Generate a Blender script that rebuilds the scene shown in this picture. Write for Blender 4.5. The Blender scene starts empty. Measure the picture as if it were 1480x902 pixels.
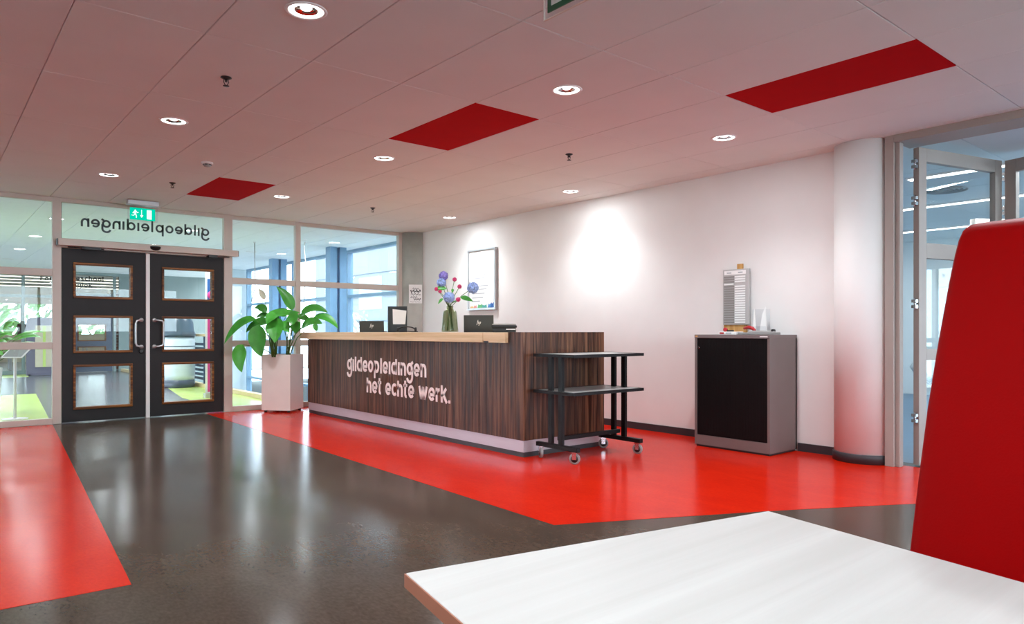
import bpy, bmesh, math, random
from mathutils import Vector, Matrix
random.seed(7)
sc = bpy.context.scene
COL = sc.collection
PI = math.pi
# ------------------------------------------------------------------ camera
YAW = 0.6954; CAMZ = 1.10; FPX = 1023.8
cam_d = bpy.data.cameras.new('camera'); cam = bpy.data.objects.new('camera', cam_d); COL.objects.link(cam)
cam_d.sensor_fit = 'HORIZONTAL'; cam_d.sensor_width = 36.0
cam_d.lens = FPX/1480*36.0; cam_d.shift_y = 28.1/1480; cam_d.clip_start = 0.02; cam_d.clip_end = 300
cam.location = (0, 0, CAMZ); cam.rotation_euler = (PI/2, 0, -YAW)
sc.camera = cam
# ------------------------------------------------------------------ world: even overcast sky
w = bpy.data.worlds.new('overcast_sky'); sc.world = w; w.use_nodes = True
bg = w.node_tree.nodes['Background']; bg.inputs[0].default_value = (0.80, 0.91, 1.0, 1); bg.inputs[1].default_value = 10.0
# ------------------------------------------------------------------ lamp strengths, exposure
DOWN_W = 72.0           # watts of each recessed downlight (wide spot)
SPILL = .15               # share of it that leaves sideways below the glare ring
LOBBY_W = 85.0
DOWN_COL = (0.90, 0.96, 1.0)
sc.view_settings.view_transform = 'Standard'; sc.view_settings.look = 'None'
sc.view_settings.exposure = 0.0; sc.view_settings.gamma = 1.0; sc.view_settings.use_curve_mapping = False
try:
    sc.cycles.max_bounces = 12; sc.cycles.diffuse_bounces = 6; sc.cycles.glossy_bounces = 4
    sc.cycles.transparent_max_bounces = 24; sc.cycles.transmission_bounces = 6
    sc.cycles.caustics_reflective = False; sc.cycles.caustics_refractive = False
    sc.cycles.sample_clamp_indirect = 6.0
except Exception:
    pass

# ------------------------------------------------------------------ pixel helper (used once, to read distances off the photograph)
_c, _s = math.cos(YAW), math.sin(YAW)
def at(px, py, d):
    x = (px-740)/FPX; z = -(py-479.1)/FPX
    return Vector(((_c*x+_s)*d, (-_s*x+_c)*d, CAMZ+z*d))

# ------------------------------------------------------------------ materials
def lin(c):
    return tuple((v/255/12.92 if v/255 <= .04045 else ((v/255+.055)/1.055)**2.4) for v in c)
def mat(name, rgb, rough=.5, metal=0., var=0., vscale=6., bump=0., bscale=60., spec=.5, coat=0., emit=None, estr=0., stretch=None, sss=0., rand=0.):
    m = bpy.data.materials.new(name); m.use_nodes = True
    nt = m.node_tree; b = nt.nodes['Principled BSDF']; N = nt.nodes.new; L = nt.links.new
    col = lin(rgb); b.inputs['Base Color'].default_value = (*col, 1)
    b.inputs['Roughness'].default_value = rough; b.inputs['Metallic'].default_value = metal
    b.inputs['Specular IOR Level'].default_value = spec
    if coat: b.inputs['Coat Weight'].default_value = coat; b.inputs['Coat Roughness'].default_value = .08
    if emit: b.inputs['Emission Color'].default_value = (*lin(emit), 1); b.inputs['Emission Strength'].default_value = estr
    tc = N('ShaderNodeTexCoord'); mp = N('ShaderNodeMapping'); L(tc.outputs['Object'], mp.inputs[0])
    if stretch: mp.inputs['Scale'].default_value = stretch
    nz = N('ShaderNodeTexNoise'); nz.inputs['Scale'].default_value = vscale; nz.inputs['Detail'].default_value = 6
    L(mp.outputs[0], nz.inputs['Vector'])
    v = max(var, .02)
    rp = N('ShaderNodeMapRange'); rp.inputs[1].default_value = .3; rp.inputs[2].default_value = .7
    rp.inputs[3].default_value = 1-v; rp.inputs[4].default_value = 1+v; L(nz.outputs[0], rp.inputs[0])
    hs = N('ShaderNodeHueSaturation'); hs.inputs['Color'].default_value = (*col, 1)
    if rand:
        oi = N('ShaderNodeObjectInfo'); r2 = N('ShaderNodeMapRange'); r2.inputs[3].default_value = 1-rand; r2.inputs[4].default_value = 1+rand
        L(oi.outputs['Random'], r2.inputs[0]); mu = N('ShaderNodeMath'); mu.operation = 'MULTIPLY'
        L(rp.outputs[0], mu.inputs[0]); L(r2.outputs[0], mu.inputs[1]); L(mu.outputs[0], hs.inputs['Value'])
    else:
        L(rp.outputs[0], hs.inputs['Value'])
    L(hs.outputs[0], b.inputs['Base Color'])
    if bump:
        n2 = N('ShaderNodeTexNoise'); n2.inputs['Scale'].default_value = bscale; n2.inputs['Detail'].default_value = 3; L(mp.outputs[0], n2.inputs['Vector'])
        bp = N('ShaderNodeBump'); bp.inputs['Strength'].default_value = bump; bp.inputs['Distance'].default_value = .01
        L(n2.outputs[0], bp.inputs['Height']); L(bp.outputs[0], b.inputs['Normal'])
    return m
def glassmat(name, tint=(1, 1, 1), ior=1.45, rough=0.):
    m = bpy.data.materials.new(name); m.use_nodes = True; nt = m.node_tree; nt.nodes.clear(); N = nt.nodes.new; L = nt.links.new
    o = N('ShaderNodeOutputMaterial'); mx = N('ShaderNodeMixShader'); t = N('ShaderNodeBsdfTransparent'); g = N('ShaderNodeBsdfGlossy'); f = N('ShaderNodeFresnel')
    t.inputs[0].default_value = (*tint, 1); g.inputs['Roughness'].default_value = rough; f.inputs[0].default_value = ior
    ge = N('ShaderNodeNewGeometry'); mr = N('ShaderNodeMapRange'); mr.inputs[3].default_value = ior; mr.inputs[4].default_value = 1/ior   # same reflectance on both faces of a sheet
    L(ge.outputs['Backfacing'], mr.inputs[0]); L(mr.outputs[0], f.inputs[0])
    L(f.outputs[0], mx.inputs[0]); L(t.outputs[0], mx.inputs[1]); L(g.outputs[0], mx.inputs[2]); L(mx.outputs[0], o.inputs[0])
    return m
def floormat(name, rgb, rgb2, rough):
    m = bpy.data.materials.new(name); m.use_nodes = True; nt = m.node_tree; b = nt.nodes['Principled BSDF']; N = nt.nodes.new; L = nt.links.new
    tc = N('ShaderNodeTexCoord'); mp = N('ShaderNodeMapping'); mp.inputs['Scale'].default_value = (2.2, 1.0, 1); L(tc.outputs['Object'], mp.inputs[0])
    a = N('ShaderNodeTexNoise'); a.inputs['Scale'].default_value = 1.4; a.inputs['Detail'].default_value = 8; a.inputs['Roughness'].default_value = .65; a.inputs['Distortion'].default_value = 1.2; L(mp.outputs[0], a.inputs['Vector'])
    d = N('ShaderNodeTexNoise'); d.inputs['Scale'].default_value = 34; d.inputs['Detail'].default_value = 5; L(mp.outputs[0], d.inputs['Vector'])
    mixf = N('ShaderNodeMath'); mixf.operation = 'MULTIPLY_ADD'; mixf.inputs[1].default_value = .45
    ml = N('ShaderNodeMath'); ml.operation = 'MULTIPLY'; ml.inputs[1].default_value = .6; L(a.outputs[0], ml.inputs[0])
    L(d.outputs[0], mixf.inputs[0]); L(ml.outputs[0], mixf.inputs[2])
    r = N('ShaderNodeValToRGB'); r.color_ramp.elements[0].position = .34; r.color_ramp.elements[1].position = .70
    r.color_ramp.elements[0].color = (*lin(rgb), 1); r.color_ramp.elements[1].color = (*lin(rgb2), 1)
    L(mixf.outputs[0], r.inputs[0]); L(r.outputs[0], b.inputs['Base Color'])
    b.inputs['Roughness'].default_value = rough
    b.inputs['Specular IOR Level'].default_value = .09
    return m
def woodmat(name, dark, mid, light, axis='z', scale=26., rough=.42, rand=True):
    """straight grain along `axis`, colour streaks across it, every piece with an offset of its own"""
    m = bpy.data.materials.new(name); m.use_nodes = True; nt = m.node_tree; b = nt.nodes['Principled BSDF']; N = nt.nodes.new; L = nt.links.new
    tc = N('ShaderNodeTexCoord'); mp = N('ShaderNodeMapping')
    st = {'x': (.04, 1, 1), 'y': (1, .04, 1), 'z': (1, 1, .04)}[axis]; mp.inputs['Scale'].default_value = st
    src = tc.outputs['Object']
    if rand:
        oi = N('ShaderNodeObjectInfo'); ad = N('ShaderNodeVectorMath'); ad.operation = 'ADD'
        cb = N('ShaderNodeCombineXYZ'); mm = N('ShaderNodeMath'); mm.operation = 'MULTIPLY'; mm.inputs[1].default_value = 37.
        L(oi.outputs['Random'], mm.inputs[0]); L(mm.outputs[0], cb.inputs[0]); L(mm.outputs[0], cb.inputs[1])
        L(src, ad.inputs[0]); L(cb.outputs[0], ad.inputs[1]); src = ad.outputs[0]
    L(src, mp.inputs[0])
    n = N('ShaderNodeTexNoise'); n.inputs['Scale'].default_value = scale; n.inputs['Detail'].default_value = 8; n.inputs['Roughness'].default_value = .6; n.inputs['Distortion'].default_value = .35
    L(mp.outputs[0], n.inputs['Vector'])
    r = N('ShaderNodeValToRGB'); e = r.color_ramp.elements; e[0].position = .36; e[1].position = .66
    e[0].color = (*lin(dark), 1); e[1].color = (*lin(light), 1); k = e.new(.5); k.color = (*lin(mid), 1)
    L(n.outputs[0], r.inputs[0])
    L(r.outputs[0], b.inputs['Base Color']); b.inputs['Roughness'].default_value = rough; b.inputs['Specular IOR Level'].default_value = .25
    bp = N('ShaderNodeBump'); bp.inputs['Strength'].default_value = .06; bp.inputs['Distance'].default_value = .004; L(n.outputs[0], bp.inputs['Height']); L(bp.outputs[0], b.inputs['Normal'])
    return m
def emat(name, rgb, s):
    m = bpy.data.materials.new(name); m.use_nodes = True; nt = m.node_tree; nt.nodes.clear()
    o = nt.nodes.new('ShaderNodeOutputMaterial'); e = nt.nodes.new('ShaderNodeEmission'); e.inputs[0].default_value = (*rgb, 1); e.inputs[1].default_value = s
    nt.links.new(e.outputs[0], o.inputs[0]); return m

M = dict(
    plaster=mat('white_plaster', (233, 231, 229), .75, var=.015, vscale=3, bump=.05, bscale=180),
    sideplaster=mat('pale_blue_plaster', (208, 217, 219), .75, var=.015, vscale=3),
    tile=mat('ceiling_tile_white', (226, 226, 224), .85, var=.012, vscale=2, bump=.06, bscale=260, rand=.012),
    tilered=mat('ceiling_tile_red', (184, 2, 14), .85, var=.03, vscale=8, bump=.05, bscale=220, spec=.05),
    grid=mat('ceiling_grid_grey', (206, 200, 197), .7),
    dark=floormat('linoleum_brown_grey', (57, 45, 38), (84, 69, 59), .18),
    red=floormat('linoleum_red', (184, 24, 8), (207, 37, 12), .2),
    green=floormat('linoleum_lime', (176, 200, 96), (206, 224, 140), .22),
    lobbyfloor=floormat('linoleum_slate', (84, 85, 88), (112, 113, 117), .2),
    alu=mat('frame_beige_grey', (198, 187, 177), .45, var=.03, vscale=5),
    aludark=mat('frame_taupe_grey', (158, 147, 140), .45, var=.03, vscale=5),
    door=mat('door_charcoal', (44, 42, 43), .48, spec=.2, var=.04, vscale=8, bump=.03, bscale=120),
    doorblue=mat('door_slate_blue', (82, 92, 108), .45, var=.04),
    mould=woodmat('glazing_bead_oak', (72, 38, 14), (112, 66, 26), (156, 102, 46), 'x', 30, .35),
    white=mat('white_lacquer', (232, 228, 226), .3, var=.01),
    satin=mat('satin_aluminium', (196, 196, 198), .32, metal=.9, var=.04),
    chrome=mat('chrome', (200, 202, 206), .15, metal=1.),
    black=mat('black_plastic', (22, 22, 24), .4, var=.05),
    blacksteel=mat('black_powder_steel', (20, 19, 20), .45, var=.06, bump=.03, bscale=200, spec=.2),
    rubber=mat('skirting_anthracite', (52, 48, 52), .5, var=.05),
    glass=glassmat('clear_glass', (.97, .99, .988)),
    lobbyglass=glassmat('window_glass', (.94, .975, 1.0)),
    vase=glassmat('smoked_vase_glass', (.70, .73, .62), 1.5, .02),
    walnut=woodmat('walnut_slats', (38, 23, 16), (80, 50, 36), (122, 84, 62), 'z', 30, .4),
    birch=woodmat('birch_top', (206, 172, 128), (220, 188, 146), (230, 202, 164), 'y', 24, .4),
    plinth=mat('brushed_plinth', (190, 182, 188), .34, metal=.35, var=.03, stretch=(1, 1, 20)),
    letter=mat('white_lettering', (244, 226, 220), .5),
    letterdark=mat('slate_lettering', (62, 74, 78), .6),
    shelf=mat('trolley_shelf_grey', (176, 176, 174), .35, var=.04),
    cab=mat('cabinet_warm_grey', (118, 108, 106), .4, var=.02),
    cabdoor=mat('tambour_black', (18, 17, 18), .5, var=.04, spec=.15),
    concrete=mat('bare_concrete', (176, 176, 168), .75, var=.12, vscale=4, bump=.2, bscale=40),
    planter=mat('planter_white', (236, 226, 218), .28, var=.01),
    soil=mat('potting_soil', (52, 34, 24), .95, var=.3, vscale=30, bump=.8, bscale=60),
    leaf=mat('leaf_green', (66, 152, 50), .36, var=.22, vscale=9, rand=.28),
    stem=mat('stem_green', (74, 116, 42), .5, var=.15),
    spathe=mat('spathe_cream', (226, 232, 206), .5),
    blue=mat('petal_blue', (158, 180, 226), .6, var=.45, vscale=55),
    violet=mat('petal_violet', (140, 126, 196), .6, var=.45, vscale=60),
    pink=mat('petal_pink', (214, 60, 116), .6, var=.3, vscale=60),
    tabletop=woodmat('white_oak_laminate', (221, 218, 213), (226, 223, 219), (231, 229, 225), 'x', 16, .45, rand=False),
    tableedge=mat('table_edge_band', (186, 120, 96), .5, var=.04),
    redvinyl=mat('red_vinyl', (172, 1, 3), .5, var=.03, vscale=3, bump=.05, bscale=240, spec=.08),
    paper=mat('paper_white', (240, 240, 238), .8),
    ink=mat('print_grey', (172, 176, 180), .8),
    inkdark=mat('print_black', (40, 42, 44), .8),
    rackgrey=mat('card_rack_grey', (182, 180, 178), .5),
    slot=mat('card_slot_grey', (142, 138, 135), .6),
    ply=woodmat('pine_board', (190, 140, 80), (206, 158, 96), (220, 176, 116), 'z', 20, .6),
    redplastic=mat('red_plastic', (170, 24, 30), .35),
    greyplastic=mat('grey_plastic', (150, 148, 146), .4, var=.05),
    laptop=mat('laptop_graphite', (66, 72, 74), .4, metal=.3, var=.03),
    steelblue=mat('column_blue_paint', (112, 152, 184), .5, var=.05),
    signgreen=emat('exit_green', (0.0, .62, .40), 1.1), signwhite=emat('exit_white', (.75, 1.0, .92), 1.15),
    signdull=mat('exit_green_unlit', (0, 74, 42), .4), signwhite2=mat('exit_white_unlit', (200, 196, 194), .5),
    acrylic=glassmat('acrylic', (.95, .96, .97), 1.4), edge=mat('acrylic_edge', (214, 196, 184), .3),
    lampglow=emat('downlight_glow', (1.0, .96, .92), 9.0), lampdim=emat('downlight_bulb', (1, .96, .92), 2.2),
    reflector=mat('downlight_reflector', (205, 205, 210), .12, metal=1.),
    strip=emat('linear_lamp', (.95, .98, 1.0), 7.0), stripwarm=emat('linear_lamp_warm', (1, .90, .74), 4.0),
    facade=mat('facade_pale', (118, 124, 131), .8, var=.03), facadeline=mat('facade_joint', (120, 128, 136), .8),
    balwood=mat('rail_wood', (206, 182, 140), .5, var=.08, vscale=12), slat=mat('slat_navy', (54, 74, 98), .5),
    brick=mat('brick_red', (150, 82, 66), .85, var=.12, rand=.18), violetgrey=mat('booth_violet_grey', (104, 100, 116), .7, var=.04),
    beige=mat('panel_beige', (198, 186, 160), .7, var=.05), bannerblue=mat('banner_blue', (40, 92, 160), .6), bannerpink=mat('banner_magenta', (220, 60, 140), .6),
    bottlewhite=mat('bottle_white', (224, 232, 238), .3, var=.03), bottledark=mat('bottle_blue_grey', (66, 84, 98), .35, var=.05),
    teal=mat('chair_teal', (40, 110, 130), .5), hedge=mat('hedge_green', (58, 100, 38), .7, var=.3, vscale=3), ground=mat('paving_grey', (170, 172, 170), .9, var=.05),
    warmplaster=mat('cream_plaster', (216, 206, 184), .8, var=.02), headgrey=mat('header_grey_green', (128, 142, 140), .6),
)

# ------------------------------------------------------------------ mesh builder
FR = {}
def frame_inv(o):
    while o is not None and o.name not in FR: o = o.parent
    return FR[o.name] if o is not None else Matrix.Identity(4)
class MB:
    def __init__(self): self.bm = bmesh.new(); self.mi = 0
    def face(self, pts, sm=False):
        f = self.bm.faces.new([self.bm.verts.new(p) for p in pts]); f.material_index = self.mi; f.smooth = sm; return f
    def box(self, x0, y0, z0, x1, y1, z1, bev=0., T=None):
        if x0 > x1: x0, x1 = x1, x0
        if y0 > y1: y0, y1 = y1, y0
        if z0 > z1: z0, z1 = z1, z0
        vs = [(x, y, z) for x in (x0, x1) for y in (y0, y1) for z in (z0, z1)]
        if T is not None: vs = [T @ Vector(v) for v in vs]
        v = [self.bm.verts.new(p) for p in vs]
        fs = [self.bm.faces.new([v[i] for i in q]) for q in ((0, 1, 3, 2), (4, 6, 7, 5), (0, 4, 5, 1), (2, 3, 7, 6), (0, 2, 6, 4), (1, 5, 7, 3))]
        for f in fs: f.material_index = self.mi
        if bev:
            es = list({e for f in fs for e in f.edges})
            r = bmesh.ops.bevel(self.bm, geom=es, offset=bev, segments=2, profile=.5, affect='EDGES')
            for f in r['faces']: f.smooth = False; f.material_index = self.mi
        return self
    def obox(self, c, ax, ay, hz0, hz1, lx, ly, bev=0.):
        """box centred at c (x,y), half sizes lx, ly along unit axes ax, ay (2-D)"""
        T = Matrix(((ax[0], ay[0], 0, c[0]), (ax[1], ay[1], 0, c[1]), (0, 0, 1, 0), (0, 0, 0, 1)))
        return self.box(-lx, -ly, hz0, lx, ly, hz1, bev, T)
    def tube(self, pts, r, n=8, cap=True, closed=False):
        pts = [Vector(p) for p in pts]; rs = r if isinstance(r, (list, tuple)) else [r]*len(pts)
        rings = []; up = None
        for i, p in enumerate(pts):
            if closed: d = pts[(i+1) % len(pts)]-pts[i-1]
            else: d = pts[min(i+1, len(pts)-1)]-pts[max(i-1, 0)]
            d.normalize()
            if up is None: up = Vector((0, 0, 1)) if abs(d.z) < .9 else Vector((1, 0, 0))
            a = d.cross(up); a = a.normalized() if a.length > 1e-5 else d.orthogonal().normalized(); b = a.cross(d).normalized(); up = b
            rings.append([self.bm.verts.new(p+(a*math.cos(2*PI*k/n)+b*math.sin(2*PI*k/n))*rs[i]) for k in range(n)])
        m = len(rings)
        for i in range(m if closed else m-1):
            A, B = rings[i], rings[(i+1) % m]
            for k in range(n):
                f = self.bm.faces.new((A[k], B[k], B[(k+1) % n], A[(k+1) % n])); f.smooth = True; f.material_index = self.mi
        if cap and not closed:
            for R, rev in ((rings[0], False), (rings[-1], True)):
                f = self.bm.faces.new(R if rev is False else R[::-1]); f.material_index = self.mi
        return self
    def lathe(self, prof, c=(0, 0, 0), n=32, axis='z', sm=True, loop=False):
        rings = []
        for (r, h) in prof:
            ring = []
            for k in range(n):
                a = 2*PI*k/n
                if axis == 'z': p = (c[0]+r*math.cos(a), c[1]+r*math.sin(a), c[2]+h)
                elif axis == 'x': p = (c[0]+h, c[1]+r*math.cos(a), c[2]+r*math.sin(a))
                else: p = (c[0]+r*math.cos(a), c[1]+h, c[2]+r*math.sin(a))
                ring.append(self.bm.verts.new(p))
            rings.append(ring)
        for A, B in zip(rings, rings[1:]):
            for k in range(n):
                f = self.bm.faces.new((A[k], A[(k+1) % n], B[(k+1) % n], B[k])); f.smooth = sm; f.material_index = self.mi
        if loop: rings.append(rings[0]); A, B = rings[-2], rings[-1]
        if loop:
            for k in range(n):
                f = self.bm.faces.new((A[k], A[(k+1) % n], B[(k+1) % n], B[k])); f.smooth = False; f.material_index = self.mi
        for R in (() if loop else (rings[0], rings[-1])):
            try: f = self.bm.faces.new(R); f.material_index = self.mi
            except ValueError: pass
        return self
    def prism(self, poly, z0, z1):
        lo = [self.bm.verts.new((*p, z0)) for p in poly]; hi = [self.bm.verts.new((*p, z1)) for p in poly]
        n = len(poly); fs = [self.bm.faces.new(lo[::-1]), self.bm.faces.new(hi)]
        for k in range(n): fs.append(self.bm.faces.new((lo[k], lo[(k+1) % n], hi[(k+1) % n], hi[k])))
        for f in fs: f.material_index = self.mi
        return self
    def extr(self, poly3, off):
        """closed planar outline extruded by vector off"""
        off = Vector(off); lo = [self.bm.verts.new(p) for p in poly3]; hi = [self.bm.verts.new(Vector(p)+off) for p in poly3]
        n = len(lo); fs = [self.bm.faces.new(lo[::-1]), self.bm.faces.new(hi)]
        for k in range(n): fs.append(self.bm.faces.new((lo[k], lo[(k+1) % n], hi[(k+1) % n], hi[k])))
        for f in fs: f.material_index = self.mi
        return self
    def ribbon(self, pts, wd, T, th=.004, closed=False):
        """flat stroke of width wd along 2-D points, T(u, v, t) puts it into the world"""
        P = [Vector(p) for p in pts]; n = len(P); L, R = [], []
        for i, p in enumerate(P):
            if closed: a, b = P[i-1], P[(i+1) % n]
            else: a, b = P[max(i-1, 0)], P[min(i+1, n-1)]
            d = (b-a); d = d.normalized() if d.length > 1e-9 else Vector((1, 0)); q = Vector((-d.y, d.x))
            k = 1.0
            if 0 < i < n-1 and not closed:
                d1 = (P[i]-P[i-1]).normalized(); k = 1/max(.5, abs(q.dot(Vector((-d1.y, d1.x)))))
            L.append(p+q*wd/2*k); R.append(p-q*wd/2*k)
        for i in range(n if closed else n-1):
            j = (i+1) % n
            qd = [L[i], R[i], R[j], L[j]]
            lo = [self.bm.verts.new(T(v.x, v.y, 0)) for v in qd]; hi = [self.bm.verts.new(T(v.x, v.y, th)) for v in qd]
            fs = [self.bm.faces.new(hi), self.bm.faces.new(lo[::-1])]
            for k in range(4): fs.append(self.bm.faces.new((lo[k], lo[(k+1) % 4], hi[(k+1) % 4], hi[k])))
            for f in fs: f.material_index = self.mi
        return self
    def build(self, name, mats, parent=None, local=False, recalc=True):
        if recalc: bmesh.ops.recalc_face_normals(self.bm, faces=self.bm.faces[:])
        if not local and parent is not None: self.bm.transform(frame_inv(parent))
        me = bpy.data.meshes.new(name); self.bm.to_mesh(me); self.bm.free()
        if not isinstance(mats, (list, tuple)): mats = [mats]
        for m in mats: me.materials.append(M[m] if isinstance(m, str) else m)
        o = bpy.data.objects.new(name, me); COL.objects.link(o); o.parent = parent
        return o
def tag(o, label=None, cat=None, group=None, kind=None):
    if label: o['label'] = label
    if cat: o['category'] = cat
    if group: o['group'] = group
    if kind: o['kind'] = kind
    return o
def thing(name, label, cat, loc=(0, 0, 0), rz=0., group=None, kind=None):
    o = bpy.data.objects.new(name, None); COL.objects.link(o); o.location = loc; o.rotation_euler = (0, 0, rz); o.empty_display_size = .1
    FR[o.name] = (Matrix.Translation(loc) @ Matrix.Rotation(rz, 4, 'Z')).inverted()
    return tag(o, label, cat, group, kind)
def copy_tree(o, parent=None):
    c = o.copy(); COL.objects.link(c); c.parent = parent
    for ch in list(o.children): copy_tree(ch, c)
    return c
def bx(name, m, parent, *a, bev=0.):
    return MB().box(*a, bev=bev).build(name, m, parent)

# ------------------------------------------------------------------ room constants
CEIL = 2.692; GY = 9.95; WX = 6.21; GX0 = 1.1677; GY0 = 3.9534

# ------------------------------------------------------------------ floor
fl = MB().box(-3.2, -2.6, -.12, 6.35, 10.0, 0).build('floor', 'dark'); tag(fl, 'dark brown grey linoleum floor of the reception hall', 'floor', kind='structure')
def inlay(poly, m, parent, z=.0015, name='floor_inlay'):
    return MB().prism(poly, -.002, z).build(name, m, parent)
i1 = inlay([(2.93, 9.9), (2.762, 2.936), (3.966, 2.334), (4.741, 1.90), (6.19, 1.05), (6.19, 9.9)], 'red', fl)
tag(i1, 'glossy red linoleum field under the reception desk')
i2 = inlay([(-.75, 9.9), (1.194, 9.9), (.702, 3.423), (-.75, 3.485)], 'red', fl)
tag(i2, 'red linoleum field running to the entrance glazing')

# ------------------------------------------------------------------ walls
WZ0, WZ1 = 1.1, 2.30      # windows added to the rear wall for neutral fill light, outside the picture
wr = MB().box(WX, 2.62, 0, 6.36, 10.05, CEIL+.1).build('wall_right', 'plaster'); tag(wr, 'white plaster wall behind the reception desk', 'wall', kind='structure')
wr2 = MB().box(WX, -2.7, 0, 6.36, -1.3, CEIL+.1).build('wall_right', 'plaster'); tag(wr2, 'white plaster wall beyond the folding glass doors, beside the table', 'wall', kind='structure')
wl = MB().box(-3.35, -2.7, 0, -3.2, 10.05, CEIL+.1).build('wall_left', 'plaster'); tag(wl, 'white plaster wall at the left of the hall', 'wall', kind='structure')
wb = MB().box(-3.2, -2.75, 0, 6.36, -2.6, WZ0).box(-3.2, -2.75, WZ1, 6.36, -2.6, CEIL+.1).box(-3.2, -2.75, WZ0, -2.8, -2.6, WZ1).box(5.9, -2.75, WZ0, 6.36, -2.6, WZ1).build('wall_back', 'plaster'); tag(wb, 'white plaster wall behind the camera', 'wall', kind='structure')
t = thing('added_window_10', 'added unseen windows behind the camera for fill daylight', 'window', (1.5, -2.67, WZ0), kind='structure')
for k in range(6): bx('post', 'alu', t, -2.8+k*1.728, -2.70, WZ0, -2.74+k*1.728, -2.64, WZ1)
for k in range(5): bx('pane', 'glass', t, -2.74+k*1.728, -2.673, WZ0, -2.8+(k+1)*1.728, -2.667, WZ1)
bb = MB().box(6.195, 2.93, 0, WX, 3.32, .075).box(6.195, 4.13, 0, WX, 9.69, .075).build('baseboard_right', 'rubber'); tag(bb, 'dark skirting strip along the white right wall', 'baseboard', kind='structure')

# round columns
co = thing('round_column', 'white plastered round column beside the folding glass doors', 'column', (6.2, 2.72, 0), kind='structure')
MB().lathe([(.24, 0), (.24, CEIL)], (6.2, 2.72, 0), 48).build('shaft', 'plaster', co)
MB().lathe([(.252, 0), (.252, .072), (.247, .078), (.239, .078)], (6.2, 2.72, 0), 48).build('skirting', 'rubber', co)
co = thing('round_column', 'bare grey concrete round column at the corner of the glazing', 'column', (6.2, 9.93, 0), kind='structure')
MB().lathe([(.24, 0), (.24, CEIL)], (6.2, 9.93, 0), 48).build('shaft', 'concrete', co)

# ------------------------------------------------------------------ ceiling with tiles
ce = MB().box(-3.3, -2.7, CEIL+.012, 6.35, 9.93, CEIL+.10).build('ceiling', 'grid'); tag(ce, 'suspended ceiling of pinkish white tiles with three red ones', 'ceiling', kind='structure')
RED = {(3, 0), (5, -2), (2, 3)}
LAMPS = {}
for i in (-4, -2, 0, 2): pass
lamp_ij = [(0, -1), (0, 1), (0, 3), (3, -1), (3, 1), (3, 3), (6, -1), (7, 1), (7, 3), (3, -3), (6, -3), (-3, -1), (-3, -3)]
def tile_mesh(wx, wy, hole=0.):
    bm = bmesh.new(); g = .002
    x0, x1, y0, y1 = -wx/2+g, wx/2-g, -wy/2+g, wy/2-g
    def loop(x0, x1, y0, y1, z): return [bm.verts.new(p) for p in ((x0, y0, z), (x1, y0, z), (x1, y1, z), (x0, y1, z))]
    b = .003
    lo = loop(x0+b, x1-b, y0+b, y1-b, 0); mid = loop(x0, x1, y0, y1, b); hi = loop(x0, x1, y0, y1, .013)
    for A, B in ((lo, mid), (mid, hi)):
        for k in range(4): bm.faces.new((A[k], A[(k+1) % 4], B[(k+1) % 4], B[k]))
    if hole:
        ring = [bm.verts.new((hole*math.cos(2*PI*k/32), hole*math.sin(2*PI*k/32), 0)) for k in range(32)]
        top = [bm.verts.new((hole*math.cos(2*PI*k/32), hole*math.sin(2*PI*k/32), .013)) for k in range(32)]
        for k in range(32): bm.faces.new((ring[k], ring[(k+1) % 32], top[(k+1) % 32], top[k]))
        for q in range(4):      # fan from each corner to a quarter of the ring
            c0 = lo[(q+2) % 4]; s0 = q*8
            for k in range(8): bm.faces.new((c0, ring[(s0+k) % 32], ring[(s0+k+1) % 32]))
            bm.faces.new((lo[(q+2) % 4], ring[(s0+8) % 32], lo[(q+3) % 4]))
    else: bm.faces.new(lo)
    bmesh.ops.recalc_face_normals(bm, faces=bm.faces[:])
    me = bpy.data.meshes.new('ceiling_tile'); bm.to_mesh(me); bm.free(); me.materials.append(M['tile']); return me
def put(name, me, loc, parent):
    o = bpy.data.objects.new(name, me); COL.objects.link(o); o.location = loc; o.parent = parent; return o
TM = tile_mesh(.6, 1.2); TR = tile_mesh(.6, 1.2); TR.materials[0] = M['tilered']; TN = tile_mesh(WX-(GX0+8*.6), 1.2)
TH = tile_mesh(.6, 1.2, .094)
for j in range(-6, 5):
    for i in range(-7, 9):
        x = GX0+(i+.5)*.6; y = GY0+(j+.5)*1.2
        if i == 8: put('ceiling_tile', TN, ((GX0+8*.6+WX)/2, y, CEIL), ce)
        else:
            o = put('ceiling_tile', TR if (i, j) in RED else (TH if (i, j) in lamp_ij else TM), (x, y, CEIL), ce)
            if (i, j) in RED: o['label'] = 'dark red ceiling tile'
# openings in the backing are not needed: the lamp bowls are shallow (12 mm) above the tile and the lamp sits inside

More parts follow.
